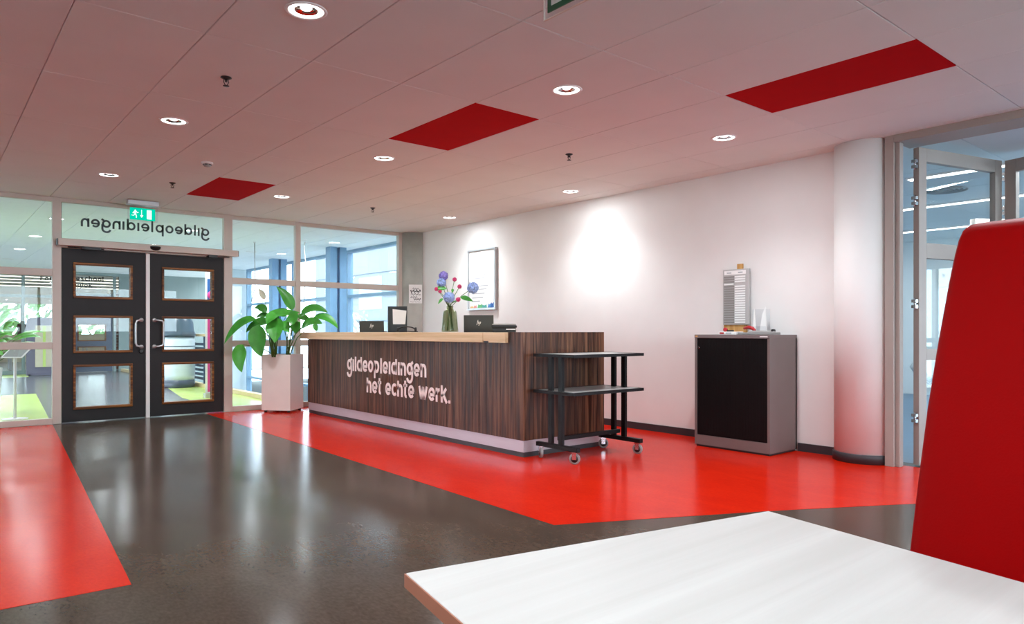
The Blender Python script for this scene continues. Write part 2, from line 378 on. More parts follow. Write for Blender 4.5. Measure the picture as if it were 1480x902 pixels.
# ------------------------------------------------------------------ downlights
def downlight(x, y, label, group, watts):
    t = thing('downlight', label, 'ceiling lamp', (x, y, CEIL), group=group)
    MB().lathe([(.084, -.001), (.088, -.006), (.098, -.006), (.103, -.001), (.103, 0), (.084, 0)], (0, 0, 0), 40, loop=True).build('trim_ring', 'white', t, True)
    MB().lathe([(.090, 0), (.090, .010), (.058, .011), (.058, .0095), (.086, .0085), (.086, 0)], (0, 0, 0), 40, loop=True).build('glare_ring', 'lampglow', t, True)  # glow put in for the bright glare of the outer reflector
    MB().lathe([(.058, .0), (.045, .009), (.028, .0105), (.028, .011), (.058, .011)], (0, 0, 0), 32, loop=True).build('reflector', 'reflector', t, True)
    MB().lathe([(.001, .002), (.014, .003), (.026, .007), (.028, .0105), (.001, .0108)], (0, 0, 0), 24).build('bulb', 'lampdim', t, True)
    ld = bpy.data.lights.new('downlight_beam', 'SPOT'); ld.energy = watts; ld.color = DOWN_COL; ld.spot_size = math.radians(130); ld.spot_blend = .85; ld.shadow_soft_size = .05
    lo = bpy.data.objects.new('downlight_beam', ld); COL.objects.link(lo); lo.parent = t; lo.location = (0, 0, -.02)
    ad = bpy.data.lights.new('downlight_spill', 'AREA'); ad.shape = 'DISK'; ad.size = .17; ad.energy = watts*SPILL; ad.color = DOWN_COL
    ao = bpy.data.objects.new('downlight_spill', ad); COL.objects.link(ao); ao.parent = t; ao.location = (0, 0, -.008)
    return t
WHERE = {(0, -1): 'nearest the camera at the top left, above the sprinkler', (0, 1): 'above the open floor, second row left', (0, 3): 'left of the exit sign, last before the doors',
         (3, -1): 'between the two large red tiles', (3, 1): 'just behind the middle red tile', (3, 3): 'beside the small far red tile',
         (6, -1): 'near the white column and the largest red tile', (7, 1): 'over the white wall beside the desk end', (7, 3): 'over the framed poster on the white wall'}
for (i, j) in lamp_ij:
    x = GX0+(i+.5)*.6; y = GY0+(j+.5)*1.2
    lab = 'lit round recessed downlight ' + WHERE.get((i, j), 'outside the picture, %s' % {(3, -3): 'behind the bench', (6, -3): 'by the folding door opening', (-3, -1): 'left of the camera', (-3, -3): 'behind and left of the camera'}.get((i, j), ''))
    downlight(x, y, lab, 'downlights in the hall ceiling', DOWN_W)

# sprinklers and smoke detector
def sprinkler(i, j, where):
    x = GX0+(i+.5)*.6; y = GY0+(j+.5)*1.2
    t = thing('sprinkler', 'small dark pendent sprinkler head ' + where, 'sprinkler', (x, y, CEIL), group='sprinklers in the hall ceiling')
    MB().lathe([(.0, 0), (.032, 0), (.034, -.004), (.02, -.011), (.012, -.013), (0, -.013)][1:-1], n=20).build('rosette', 'black', t, True)
    MB().tube([(0, 0, -.01), (0, 0, -.03)], .008, 8).tube([(.012, 0, -.012), (.016, 0, -.03), (.004, 0, -.052)], .0028, 6).tube([(-.012, 0, -.012), (-.016, 0, -.03), (-.004, 0, -.052)], .0028, 6).build('yoke', 'black', t, True)
    MB().lathe([(.004, -.050), (.019, -.053), (.019, -.056), (.004, -.057)], n=16).build('deflector', 'black', t, True)
sprinkler(0, 0, 'in the tile left of the nearest downlight'); sprinkler(1, 3, 'close to the exit sign over the doors')
sprinkler(5, 0, 'over the open floor between desk and white wall'); sprinkler(5, 3, 'far back near the concrete column')
t = thing('smoke_detector', 'white round smoke detector left of the small red ceiling tile', 'detector', (GX0+.9, GY0+3.0, CEIL))
MB().lathe([(.052, 0), (.052, -.014), (.046, -.02)], n=28).build('base', 'white', t, True)
MB().lathe([(.036, -.018), (.036, -.03), (.026, -.042), (.010, -.044)], n=24).build('sensor_dome', 'greyplastic', t, True)
for k in range(6):
    a = k*PI/3; MB().obox((.0355*math.cos(a), .0355*math.sin(a)), (math.cos(a), math.sin(a)), (-math.sin(a), math.cos(a)), -.029, -.021, .003, .011).build('vent_slot', 'black', t, True)

# ------------------------------------------------------------------ stroke font (rounded grotesque like the one on the desk and the glass)
def arc(cx, cy, rx, ry, a0, a1, n=14):
    return [(cx+rx*math.cos(math.radians(a0+(a1-a0)*k/n)), cy+ry*math.sin(math.radians(a0+(a1-a0)*k/n))) for k in range(n+1)]
ASC = 1.36
def glyph(ch, W=.2):
    h = W/2; r = .5-h
    bowl = (arc(.43, .5, .43-h, r, 0, 360, 22)[:-1], True)
    if ch == 'o': return .90, [bowl]
    if ch == 'c': return .76, [(arc(.43, .5, .43-h, r, 48, 312, 18), False)]
    if ch == 'e': return .86, [(arc(.43, .5, .43-h, r, 0, 318, 20), False), ([(h*.8, .46), (.86-h*.6, .46)], False)]
    if ch == 'd': return .92, [bowl, ([(.82-h+.06, 0), (.82-h+.06, ASC)], False)]
    if ch == 'b': return .92, [bowl, ([(h, 0), (h, ASC)], False)]
    if ch == 'p': return .92, [bowl, ([(h, -.42), (h, 1)], False)]
    if ch == 'q': return .92, [bowl, ([(.86-h, -.42), (.86-h, 1)], False)]
    if ch == 'g': return .90, [(arc(.43, .53, .43-h, .47-h, 0, 360, 22)[:-1], True), ([(.66, .90), (.78, 1.0), (.88, 1.06)], False),
                               ([(.80, .45), (.80, .0)]+arc(.42, -.05, .38, .40, 0, -165, 14), False)]
    if ch == 'ı': return .30, [([(.15, 0), (.15, 1)], False)]
    if ch == 'i': return .30, [([(.15, 0), (.15, 1)], False), ([(.15, 1.14), (.15, 1.34)], False)]
    if ch == 'j': return .34, [([(.17, 1), (.17, -.2)]+arc(.03, -.2, .14, .2, 0, -80, 6), False), ([(.17, 1.14), (.17, 1.34)], False)]
    if ch == 'l': return .30, [([(.15, 0), (.15, ASC)], False)]
    if ch in 'nh': return .82, [([(h, 0), (h, 1 if ch == 'n' else ASC)], False), ([(h, .55)]+arc(.40, .52, .40-h, .48-h, 175, 0, 12)+[(.80-h, 0)], False)]
    if ch == 'r': return .54, [([(h, 0), (h, 1)], False), ([(h, .5)]+arc(.46, .48, .46-h, .52-h, 170, 85, 8), False)]
    if ch == 't': return .56, [([(.24, 1.28), (.24, .25)]+arc(.40, .24, .16, .16, 180, 285, 6), False), ([(0, .92), (.52, .92)], False)]
    if ch == 'w': return 1.20, [([(.08, 1), (.34, .05)], False), ([(.34, .05), (.58, .95)], False), ([(.58, .95), (.82, .05)], False), ([(.82, .05), (1.10, 1)], False)]
    if ch == 'k': return .80, [([(h, 0), (h, ASC)], False), ([(h, .42), (.66, 1.0)], False), ([(.30, .58), (.74, 0)], False)]
    if ch == 's': return .74, [(arc(.35, .74, .25, .17, 40, 270, 12)+arc(.35, .27, .26, .18, 90, -145, 12)[1:], False)]
    if ch == 'F': return .72, [([(h, 0), (h, ASC)], False), ([(h, ASC-h), (.68, ASC-h)], False), ([(h, .72), (.6, .72)], False)]
    if ch == '.': return .34, [([(.15, 0), (.15, .22)], False)]
    return .42, []
def lettering(name, text, m, parent, T, width=None, xh=.1, W=.2, th=.004):
    """T(u, v, t): u along the line in metres, v up from the baseline, t out of the surface"""
    adv = 0; gl = []
    for ch in text:
        w_, st = glyph(ch, W); gl.append((adv, st)); adv += w_+.11
    adv -= .11; sx = (width/adv) if width else xh
    words = [[]]
    for ch, g in zip(text, gl):
        if ch == ' ': words.append([])
        else: words[-1].append(g)
    for wgl in words:                       # one piece of lettering per word
        b = MB()
        for x0, st in wgl:
            for pts, cl in st:
                P = [((x0+p[0])*sx, p[1]*xh) for p in pts]
                b.ribbon(P, W*xh*(.92 if sx < xh else 1.0), T, th, cl)
        o = b.build(name, m, parent)
    return o

# ------------------------------------------------------------------ entrance glazing
def gwin(name, label, bars, panes, y0=9.91, y1=9.99, cat='window', gm='glass'):
    t = thing(name, label, cat, (bars[0][0], GY, 0), kind='structure')
    for (n_, x0, z0, x1, z1) in bars: pass
    return t
def glazing(name, label, posts, rails, panes, y0=9.91, y1=9.99, yp=9.955):
    t = thing(name, label, 'window', (posts[0][0] if posts else panes[0][0], GY, 0), kind='structure')
    for x0, x1, z0, z1 in posts: bx('post', 'alu', t, x0, y0, z0, x1, y1, z1, bev=.004)
    for x0, x1, z0, z1 in rails: bx('rail', 'alu', t, x0, y0+.006, z0, x1, y1-.006, z1, bev=.004)
    for x0, x1, z0, z1 in panes:
        bx('pane', 'glass', t, x0, yp-.003, z0, x1, yp+.003, z1)
        bx('glazing_gasket', 'rubber', t, x0-.001, yp-.012, z0, x0+.007, yp+.012, z1)
    return t
TZ = [(.07, .89), (.975, 1.755), (1.84, 2.64)]
RZ = [(0, .07), (.89, .975), (1.755, 1.84), (2.64, CEIL)]
g1 = glazing('window_1', 'full height side glazing left of the charcoal doors', [(1.194, 1.284, 0, CEIL), (-.95, -.87, 0, CEIL), (-3.2, -3.12, 0, CEIL)],
             [(a, b, z0, z1) for a, b in ((-.87, 1.194), (-3.12, -.95)) for z0, z1 in RZ], [(a, b, z0, z1) for a, b in ((-.87, 1.194), (-3.12, -.95)) for z0, z1 in TZ])
g2 = glazing('window_2', 'transom pane with mirrored lettering above the charcoal doors', [], [(1.284, 3.168, 2.10, 2.215), (1.284, 3.168, 2.645, CEIL)], [(1.284, 3.168, 2.215, 2.645)])
lettering('mirrored_lettering', 'gıldeopleıdıngen', 'letterdark', g2, lambda u, v, t: (2.985-u, 9.948-t, 2.376+v), width=1.50, xh=.104, W=.22, th=.002)
g3 = glazing('window_3', 'side glazing with two bays behind the potted plant and the desk', [(3.168, 3.28, 0, CEIL), (4.18, 4.256, 0, CEIL), (5.90, 5.985, 0, CEIL)],
             [(a, b, z0, z1) for a, b in ((3.28, 4.18), (4.256, 5.90)) for z0, z1 in RZ], [(a, b, z0, z1) for a, b in ((3.28, 4.18), (4.256, 5.90)) for z0, z1 in TZ])

# ------------------------------------------------------------------ charcoal double doors
def entrance_door(name, label, x0, x1, px0, px1, hand, hx_end, hx_grip, Y=GY, sc_mat='door', par=None):
    t = thing(name, label, 'door', (x0, Y, 0), kind='structure')
    y0, y1 = Y-.03, Y+.03
    zs = [(.165, .69), (.845, 1.288), (1.508, 1.925)]
    b = MB().box(x0, y0, .012, px0, y1, 2.095).box(px1, y0, .012, x1, y1, 2.095)
    lo = .012
    for z0, z1 in zs+[(2.095, 2.095)]: b.box(px0, y0, lo, px1, y1, z0); lo = z1
    b.build('leaf', sc_mat, t)
    for z0, z1 in zs:
        fr = MB(); wd = .029
        for q in ((px0-.008, z0-.008, px1+.008, z0+wd-.008), (px0-.008, z1-wd+.008, px1+.008, z1+.008), (px0-.008, z0+wd-.008, px0+wd-.008, z1-wd+.008), (px1-wd+.008, z0+wd-.008, px1+.008, z1-wd+.008)):
            fr.box(q[0], y0-.014, q[1], q[2], y0+.02, q[3], bev=.006)
            fr.box(q[0], y1-.02, q[1], q[2], y1+.014, q[3], bev=.006)
        f = fr.build('window_bead', 'mould', t)
        bx('pane', 'glass', f, px0+.02, Y-.003, z0+.02, px1-.02, Y+.003, z1-.02)
    for sgn, yy in ((-1, y0), (1, y1)):
        g = .055*sgn
        hp = [(hx_end, yy, 1.245), (hx_end, yy+g*.75, 1.245), (hx_end+(hx_grip-hx_end)*.35, yy+g, 1.243), (hx_end+(hx_grip-hx_end)*.85, yy+g, 1.235), (hx_grip, yy+g, 1.205),
              (hx_grip, yy+g, .95), (hx_end+(hx_grip-hx_end)*.85, yy+g, .918), (hx_end+(hx_grip-hx_end)*.35, yy+g, .907), (hx_end, yy+g*.75, .905), (hx_end, yy, .905)]
        h = MB().tube(hp, .0125, 10).build('handle', 'satin', t)
        MB().lathe([(.027, 0), (.027, .006*sgn), (.014, .010*sgn)], (hx_end, yy, 1.245), 18, 'y').build('rose', 'satin', h)
        MB().lathe([(.027, 0), (.027, .006*sgn), (.014, .010*sgn)], (hx_end, yy, .905), 18, 'y').build('rose', 'satin', h)
    if hand and sc_mat == 'door': MB().lathe([(.030, 0), (.030, -.012), (.022, -.016)], (hx_end, y0, .85), 18, 'y').build('lock_cylinder', 'black', t)
    return t
d1 = entrance_door('door_1', 'charcoal entrance door leaf with three glazed panes, left of the white middle strip', 1.292, 2.196, 1.412, 2.042, 1, 2.148, 2.075)
d2 = entrance_door('door_2', 'charcoal entrance door leaf with three glazed panes, next to the potted plant', 2.248, 3.160, 2.396, 3.028, 0, 2.300, 2.395)
bx('trim_1', 'white', None, 2.199, 9.905, .0, 2.245, 9.985, 2.095, bev=.004); tag(bpy.data.objects['trim_1'], 'white vertical strip between the two charcoal door leaves', 'trim', kind='structure')
t = thing('door_operator', 'long grey automatic door operator box above the charcoal doors', 'door operator', (2.27, 9.86, 2.12))
bx('housing', 'alu', t, 1.235, 9.80, 2.118, 3.325, 9.905, 2.200, bev=.008)
bx('end_cap', 'rubber', t, 1.228, 9.803, 2.121, 1.236, 9.902, 2.197, bev=.003); bx('end_cap', 'rubber', t, 3.324, 9.803, 2.121, 3.331, 9.902, 2.197, bev=.003)
s_ = MB()
for k in range(9):
    pass
s_.lathe([(.002, 0), (.03, .004), (.056, .02), (.062, .045), (.062, .05), (.002, .05)], (2.285, 9.795, 2.125), 24).build('radar_sensor', 'black', t)
for xa, xb in ((1.46, 1.72), (3.09, 2.92)):
    MB().tube([(xa-.12*(1 if xa < 2 else -1), 9.84, 2.105), (xa+.03, 9.80, 2.10), (xb, 9.855, 2.098)], .009, 6).box(min(xa, xb)+.02, 9.80, 2.085, max(xa, xb)-.04, 9.86, 2.118).build('closer_arm', 'black', t)

# ------------------------------------------------------------------ exit signs
t = thing('exit_sign', 'lit green emergency exit sign hanging above the charcoal doors', 'exit sign', (2.09, 9.52, CEIL))
bx('housing', 'satin', t, 1.905, 9.47, 2.632, 2.252, 9.57, CEIL-.001, bev=.006)
bx('clear_panel', 'acrylic', t, 1.91, 9.517, 2.44, 2.247, 9.523, 2.632)
p = bx('green_field', 'signgreen', t, 1.935, 9.510, 2.455, 2.215, 9.516, 2.60)
def flat(name, m, par, polys, T, th=.002):
    b = MB()
    for q in polys: b.extr([T(u, v, 0) for u, v in q], Vector(T(0, 0, th))-Vector(T(0, 0, 0)))
    return b.build(name, m, par)
TS = lambda u, v, t: (1.935+u, 9.509-t, 2.455+v)
MAN = [[(.036, .105), (.050, .115), (.058, .108), (.052, .096), (.040, .094)], [(.030, .092), (.062, .100), (.058, .062), (.040, .055), (.034, .072), (.018, .074), (.016, .068), (.030, .066)],
       [(.042, .058), (.058, .062), (.066, .040), (.064, .014), (.054, .014), (.056, .036)], [(.040, .060), (.046, .052), (.030, .036), (.006, .040), (.006, .048), (.026, .046)],
       [(.060, .098), (.076, .082), (.088, .088), (.086, .080), (.074, .072), (.056, .088)]]
flat('running_figure', 'signwhite', t, MAN, lambda u, v, q: TS(.01+u, .008+v, q))
flat('arrow', 'signwhite', t, [[(.124, .125), (.132, .125), (.132, .055), (.124, .055)], [(.108, .060), (.128, .028), (.148, .060)]], TS)
flat('door_symbol', 'signwhite', t, [[(.185, .016), (.240, .016), (.240, .128), (.185, .128)]], TS)

# second sign, hanging near the camera along the room
t = thing('exit_sign', 'unlit green exit sign plate cut off at the top edge of the picture', 'exit sign', (2.02, 1.98, CEIL))
bx('housing', 'satin', t, 1.97, 1.78, 2.655, 2.07, 2.19, CEIL-.001, bev=.006)
b = MB(); b.box(2.000, 1.775, 2.40, 2.006, 2.188, 2.655).build('clear_panel', 'acrylic', t)
MB().box(1.9985, 1.775, 2.397, 2.0075, 2.190, 2.4005).box(1.9985, 2.1865, 2.40, 2.0075, 2.190, 2.655).build('panel_edge', 'edge', t)
bx('green_field', 'signdull', t, 1.994, 1.80, 2.420, 1.9995, 2.160, 2.62)
flat('door_symbol', 'signwhite2', t, [[(.025, .022), (.085, .022), (.085, .180), (.025, .180)]], lambda u, v, q: (1.9935-q, 2.160-u, 2.420+v))
flat('running_figure', 'signwhite2', t, [[(.25-u*1.3, v*1.4) for u, v in q] for q in MAN], lambda u, v, q: (1.9935-q, 2.09-u, 2.43+v))
flat('arrow', 'signwhite2', t, [[(.15, .16), (.162, .16), (.162, .07), (.15, .07)], [(.13, .075), (.156, .035), (.182, .075)]], lambda u, v, q: (1.9935-q, 2.16-u, 2.42+v))

# ------------------------------------------------------------------ reception desk
DX = 4.02; DY0 = 4.662; DY1 = 9.13
t = thing('reception_desk', 'long walnut slatted reception desk with birch top and white lettering', 'reception desk', (4.5, 6.9, 0))
MB().box(DX+.022, DY0+.022, .147, 4.30, DY1-.022, .994).box(4.30, DY0+.022, .147, 5.03, DY0+.20, 1.085).build('carcass', 'blacksteel', t)
n = 42; wy = (DY1-DY0)/n
for k in range(n):
    y0 = DY0+k*wy; top = 1.094 if y0+wy < 4.875 else .996
    bx('slat', 'walnut', t, DX, y0+.0012, .147, DX+.022, y0+wy-.0012, top, bev=.0015)
n = 10; wx = (5.045-DX-.022)/n
for k in range(n):
    x0 = DX+.022+k*wx; bx('slat', 'walnut', t, x0+.0012, DY0, .147, x0+wx-.0012, DY0+.022, 1.094, bev=.0015)
for k in range(3):
    bx('slat', 'walnut', t, DX+.022+k*.09, DY1-.022, .147, DX+.022+k*.09+.088, DY1, .996)
bx('cap', 'walnut', t, DX+.022, DY0+.022, 1.085, 5.045, DY0+.205, 1.094)
bx('plinth', 'plinth', t, DX+.008, DY0+.008, .045, 4.30, DY1-.01, .147); bx('plinth', 'plinth', t, 4.30, DY0+.008, .045, 5.035, DY0+.19, .147)
bx('toe_kick', 'rubber', t, DX+.012, DY0+.012, 0.002, 4.29, DY1-.012, .045); bx('toe_kick', 'rubber', t, 4.29, DY0+.012, .002, 5.03, DY0+.185, .045)
bx('worktop', 'birch', t, 3.985, 5.20, .998, 4.85, 9.33, 1.09, bev=.003)
bx('worktop_end', 'birch', t, 3.987, 4.872, 1.012, 4.85, 5.197, 1.09, bev=.003)
bx('worktop_end_lip', 'birch', t, 3.987, 4.872, .998, 4.85, 5.115, 1.012)
bx('cable_notch', 'black', t, 3.995, 5.115, .999, 4.80, 5.197, 1.011)
bx('staff_worktop', 'birch', t, 4.30, 4.87, .72, 5.03, 9.1, .75); bx('side_panel', 'walnut', t, 4.30, 9.06, .02, 5.0, 9.1, .72)
TD = lambda Y0, Z0: (lambda u, v, q: (DX-.0005-q, Y0-u, Z0+v))
def asc(v): return v
ASC = 1.22
lettering('lettering', 'gıldeopleıdıngen', 'letter', t, TD(7.97, .622), width=1.775, xh=.142, W=.235, th=.005)
lettering('lettering', 'het echte werk.', 'letter', t, TD(7.475, .386), width=1.72, xh=.142, W=.235, th=.005)
ASC = 1.36

# ------------------------------------------------------------------ trolley
t = thing('trolley', 'black steel trolley with two grey shelves parked at the desk end', 'trolley', (4.55, 4.37, 0))
X0, X1, Y0, Y1 = 4.10, 4.985, 4.125, 4.625
for z in (.905, .592):
    f = MB(); 
    f.box(X0, Y0, z-.024, X1, Y0+.022, z+.002).box(X0, Y1-.022, z-.024, X1, Y1, z+.002).box(X0, Y0+.022, z-.024, X0+.022, Y1-.022, z+.002).box(X1-.022, Y0+.022, z-.024, X1, Y1-.022, z+.002)
    o = f.build('shelf_frame', 'blacksteel', t); bx('shelf_board', 'shelf', o, X0+.022, Y0+.022, z-.018, X1-.022, Y1-.022, z)
for x in (4.135, 4.93):
    for y in (4.30, 4.425): bx('post', 'blacksteel', t, x, y, .140, x+.03, y+.048, .882, bev=.003)
    bx('foot_bar', 'blacksteel', t, x-.006, Y0-.005, .102, x+.036, Y1, .140, bev=.004)
bx('cross_bar', 'blacksteel', t, 4.165, 4.355, .17, 4.93, 4.39, .205, bev=.003)
def caster(x, y, rz):
    T = Matrix.Translation((x, y, 0)) @ Matrix.Rotation(rz, 4, 'Z')
    b = MB(); b.lathe([(.030, -.012), (.044, -.012), (.0465, -.006), (.0465, .006), (.044, .012), (.030, .012)], (0, 0, .0465), 24, 'x'); b.bm.transform(T); wv = b.build('caster_wheel', 'greyplastic', t)
    b = MB(); b.lathe([(.006, -.013), (.031, -.013), (.031, .013), (.006, .013)], (0, 0, .0465), 20, 'x'); b.bm.transform(T); b.build('hub', 'black', wv)
    b = MB(); b.box(-.019, -.016, .040, -.0155, .020, .094).box(.0155, -.016, .040, .019, .020, .094).box(-.019, -.022, .0935, .019, .024, .102); b.tube([(-.021, 0, .0465), (.021, 0, .0465)], .006, 8)
    b.bm.transform(T); b.build('caster_fork', 'chrome', t)
caster(4.15, 4.165, .6); caster(4.15, 4.58, -.5); caster(4.945, 4.165, .35); caster(4.945, 4.58, .9)

# ------------------------------------------------------------------ grey cabinet
t = thing('tambour_cabinet', 'warm grey metal cabinet with a black front against the white wall', 'cabinet', (5.96, 3.73, 0))
cx0, cx1, cy0, cy1 = 5.725, 6.19, 3.326, 4.112
MB().box(cx0, cy0, .02, cx1, cy0+.024, 1.055).box(cx0, cy1-.024, .02, cx1, cy1, 1.055).box(cx1-.02, cy0, .02, cx1, cy1, 1.055).box(cx0, cy0+.024, .02, cx1-.02, cy1-.024, .112).build('body', 'cab', t)
bx('top', 'cab', t, cx0-.004, cy0-.002, 1.036, cx1, cy1+.002, 1.07, bev=.003)
bx('base_shadow_gap', 'rubber', t, cx0+.012, cy0+.012, .002, cx1-.01, cy1-.012, .02)
n = 24; ww = (cy1-cy0-.052)/n
for k in range(n): bx('door_slat', 'cabdoor', t, cx0+.006, cy0+.026+k*ww+.0006, .114, cx0+.016, cy0+.026+(k+1)*ww-.0006, 1.034)
MB().lathe([(.011, 0), (.011, -.012), (.008, -.014)], (cx0+.006, 4.062, .945), 16, 'x').box(cx0-.014, 4.056, .955, cx0-.004, 4.068, .962).build('lock', 'chrome', t)
bx('label_plate', 'ply', t, cx0-.006, 4.075, 1.047, cx0-.004, 4.10, 1.059); bx('label_plate', 'paper', t, cx0-.006, 3.345, 1.049, cx0-.004, 3.42, 1.057)
# card rack on its pine board
t = thing('card_rack', 'grey time card rack on a pine board above the cabinet', 'card rack', (6.17, 3.94, 1.07))
MB().box(6.185, 3.885, 1.07, 6.203, 3.945, 1.765).box(6.165, 3.84, 1.0715, 6.203, 4.082, 1.165).build('pine_board', 'ply', t)
bx('rack', 'rackgrey', t, 6.150, 3.797, 1.165, 6.186, 4.082, 1.712, bev=.004)
bx('header_card', 'paper', t, 6.147, 3.825, 1.66, 6.1505, 4.065, 1.698)
for yy in (3.86, 3.985): bx('print', 'ink', t, 6.1462, yy, 1.672, 6.1472, yy+.05, 1.684)
for k in range(20):
    z = 1.182+k*.0235
    bx('card_slot', 'slot', t, 6.146, 3.955, z, 6.1505, 4.068, z+.017)
    if k != 16: bx('card', 'paper', t, 6.1455, 3.832, z+.001, 6.1505, 3.945, z+.016)
bx('card', 'paper', t, 6.144, 3.957, 1.182+16*.0235, 6.1505, 4.066, 1.182+16*.0235+.016)
# things on the cabinet
t = thing('paper_trimmer', 'grey paper trimmer with a red handle lying on the cabinet', 'paper trimmer', (5.95, 3.52, 1.07))
bx('bed', 'greyplastic', t, 5.82, 3.345, 1.0705, 5.94, 3.70, 1.092, bev=.004)
MB().box(5.83, 3.352, 1.092, 5.872, 3.60, 1.108, bev=.004).build('blade_arm', 'rackgrey', t)
MB().tube([(5.85, 3.545, 1.105), (5.85, 3.57, 1.128), (5.85, 3.61, 1.139), (5.85, 3.66, 1.127)], [.012, .016, .017, .011], 10).tube([(5.85, 3.55, 1.125), (5.85, 3.545, 1.085)], .009, 8).build('handle', 'redplastic', t)
MB().lathe([(.010, -.02), (.014, -.016), (.014, .016), (.010, .02)], (5.85, 3.365, 1.107), 14, 'x').build('pivot', 'black', t)
t = thing('leaflet_box', 'white leaflet box with red print on the cabinet under the card rack', 'box', (5.87, 3.79, 1.07))
bx('box', 'paper', t, 5.80, 3.715, 1.0705, 5.93, 3.90, 1.098, bev=.003); bx('print', 'redplastic', t, 5.7992, 3.84, 1.076, 5.8002, 3.885, 1.092); bx('print', 'ink', t, 5.7992, 3.76, 1.078, 5.8002, 3.82, 1.090)
t = thing('tape_dispenser', 'small red and dark tape dispenser on the leaflet box', 'tape dispenser', (5.85, 3.80, 1.098))
MB().lathe([(.017, -.012), (.019, -.010), (.019, .010), (.017, .012)], (5.86, 3.862, 1.1175), 18, 'x').build('roll', 'redplastic', t)
bx('body', 'black', t, 5.848, 3.775, 1.0985, 5.872, 3.842, 1.113, bev=.004)
t = thing('leaflet_stand', 'clear acrylic leaflet stand with tall white cards on the cabinet', 'leaflet stand', (6.07, 3.62, 1.07))
MB().box(6.03, 3.55, 1.0705, 6.13, 3.735, 1.075).box(6.11, 3.55, 1.075, 6.114, 3.735, 1.31).box(6.04, 3.55, 1.075, 6.043, 3.735, 1.15).build('holder', 'acrylic', t)
MB().extr([(6.085, 3.675, 1.076), (6.085, 3.715, 1.076), (6.085, 3.698, 1.315), (6.085, 3.692, 1.315)], (.004, 0, 0)).build('card', 'paper', t)
MB().extr([(6.095, 3.57, 1.076), (6.095, 3.65, 1.076), (6.095, 3.62, 1.26), (6.095, 3.585, 1.335)], (.003, 0, 0)).build('card', 'paper', t)

# framed poster on the wall
t = thing('framed_poster', 'white framed poster with grey text and a coloured foot on the wall behind the desk', 'poster', (6.2, 8.08, 1.41))
py0, py1, pz0, pz1 = 7.765, 8.41, 1.41, 2.285
f = MB().box(6.165, py0, pz0, 6.209, py0+.022, pz1).box(6.165, py1-.022, pz0, 6.209, py1, pz1).box(6.165, py0+.022, pz0, 6.209, py1-.022, pz0+.022).box(6.165, py0+.022, pz1-.022, 6.209, py1-.022, pz1).build('frame', 'satin', t)
sheet = bx('sheet', 'paper', t, 6.185, py0+.022, pz0+.022, 6.205, py1-.022, pz1-.022)
for z, a, b_ in ((2.19, .04, .18), (2.085, .06, .36), (2.07, .06, .30), (1.91, .06, .38), (1.86, .06, .34), (1.75, .06, .44), (1.70, .06, .40), (1.64, .06, .36), (1.58, .06, .32), (1.53, .06, .25)):
    bx('print', 'ink', sheet, 6.1842, py1-.03-b_, z, 6.1852, py1-.03-a, z+.014)
CB = [mat('poster_%s' % n_, c_, .8) for n_, c_ in (('orange', (236, 190, 120)), ('pink', (230, 160, 150)), ('green', (110, 190, 130)), ('teal', (90, 180, 170)), ('blue', (90, 150, 210)), ('navy', (60, 110, 180)))]
for k, (u0, u1, hh) in enumerate(((.02, .10, .03), (.10, .18, .04), (.20, .32, .055), (.30, .42, .045), (.44, .52, .06), (.50, .59, .075))):
    MB().extr([(6.1842-.0003*k, py1-.022-u, pz0+.03+v) for u, v in ((u0, 0), (u1, 0), (u1-.01, hh), ((u0+u1)/2, hh*.7), (u0+.02, hh*.95))], (.0008, 0, 0)).build('colour_patch', CB[k], sheet)

# hand lettered paper on the concrete column
ca = math.atan2(9.60-9.93, 6.03-6.2); ctr = Vector((6.2+.246*math.cos(ca), 9.93+.246*math.sin(ca), 1.70)); ux = Vector((-math.sin(ca), math.cos(ca), 0)); nr = Vector((math.cos(ca), math.sin(ca), 0))
if ux.x < 0: ux = -ux
t = thing('paper_notice', 'small white hand lettered notice stuck to the concrete column', 'notice', ctr)
b = MB(); b.extr([ctr+ux*u+Vector((0, 0, v))-nr*.0 for u, v in ((-.105, -.15), (.105, -.15), (.105, .15), (-.105, .15))], nr*.002); b.build('paper', 'paper', t)
TP = lambda u, v, q: ctr+ux*u+Vector((0, 0, v))+nr*(.0022+q)
b = MB()
random.seed(3)
for (v0, hh, u0, u1, wd) in ((.085, .018, -.05, .06, .004), (.045, .030, -.08, .085, .010), (-.005, .022, -.07, .08, .005), (-.05, .020, -.08, .03, .004), (-.085, .022, -.03, .085, .006), (-.125, .010, -.08, .08, .003)):
    pts = [(u0+(u1-u0)*k/28, v0+hh*.5*math.sin(k*1.55)+hh*.5*math.sin(k*.7+v0*50)) for k in range(29)]
    b.ribbon(pts, wd, TP, .0006)
b.build('script_lettering', 'inkdark', t)

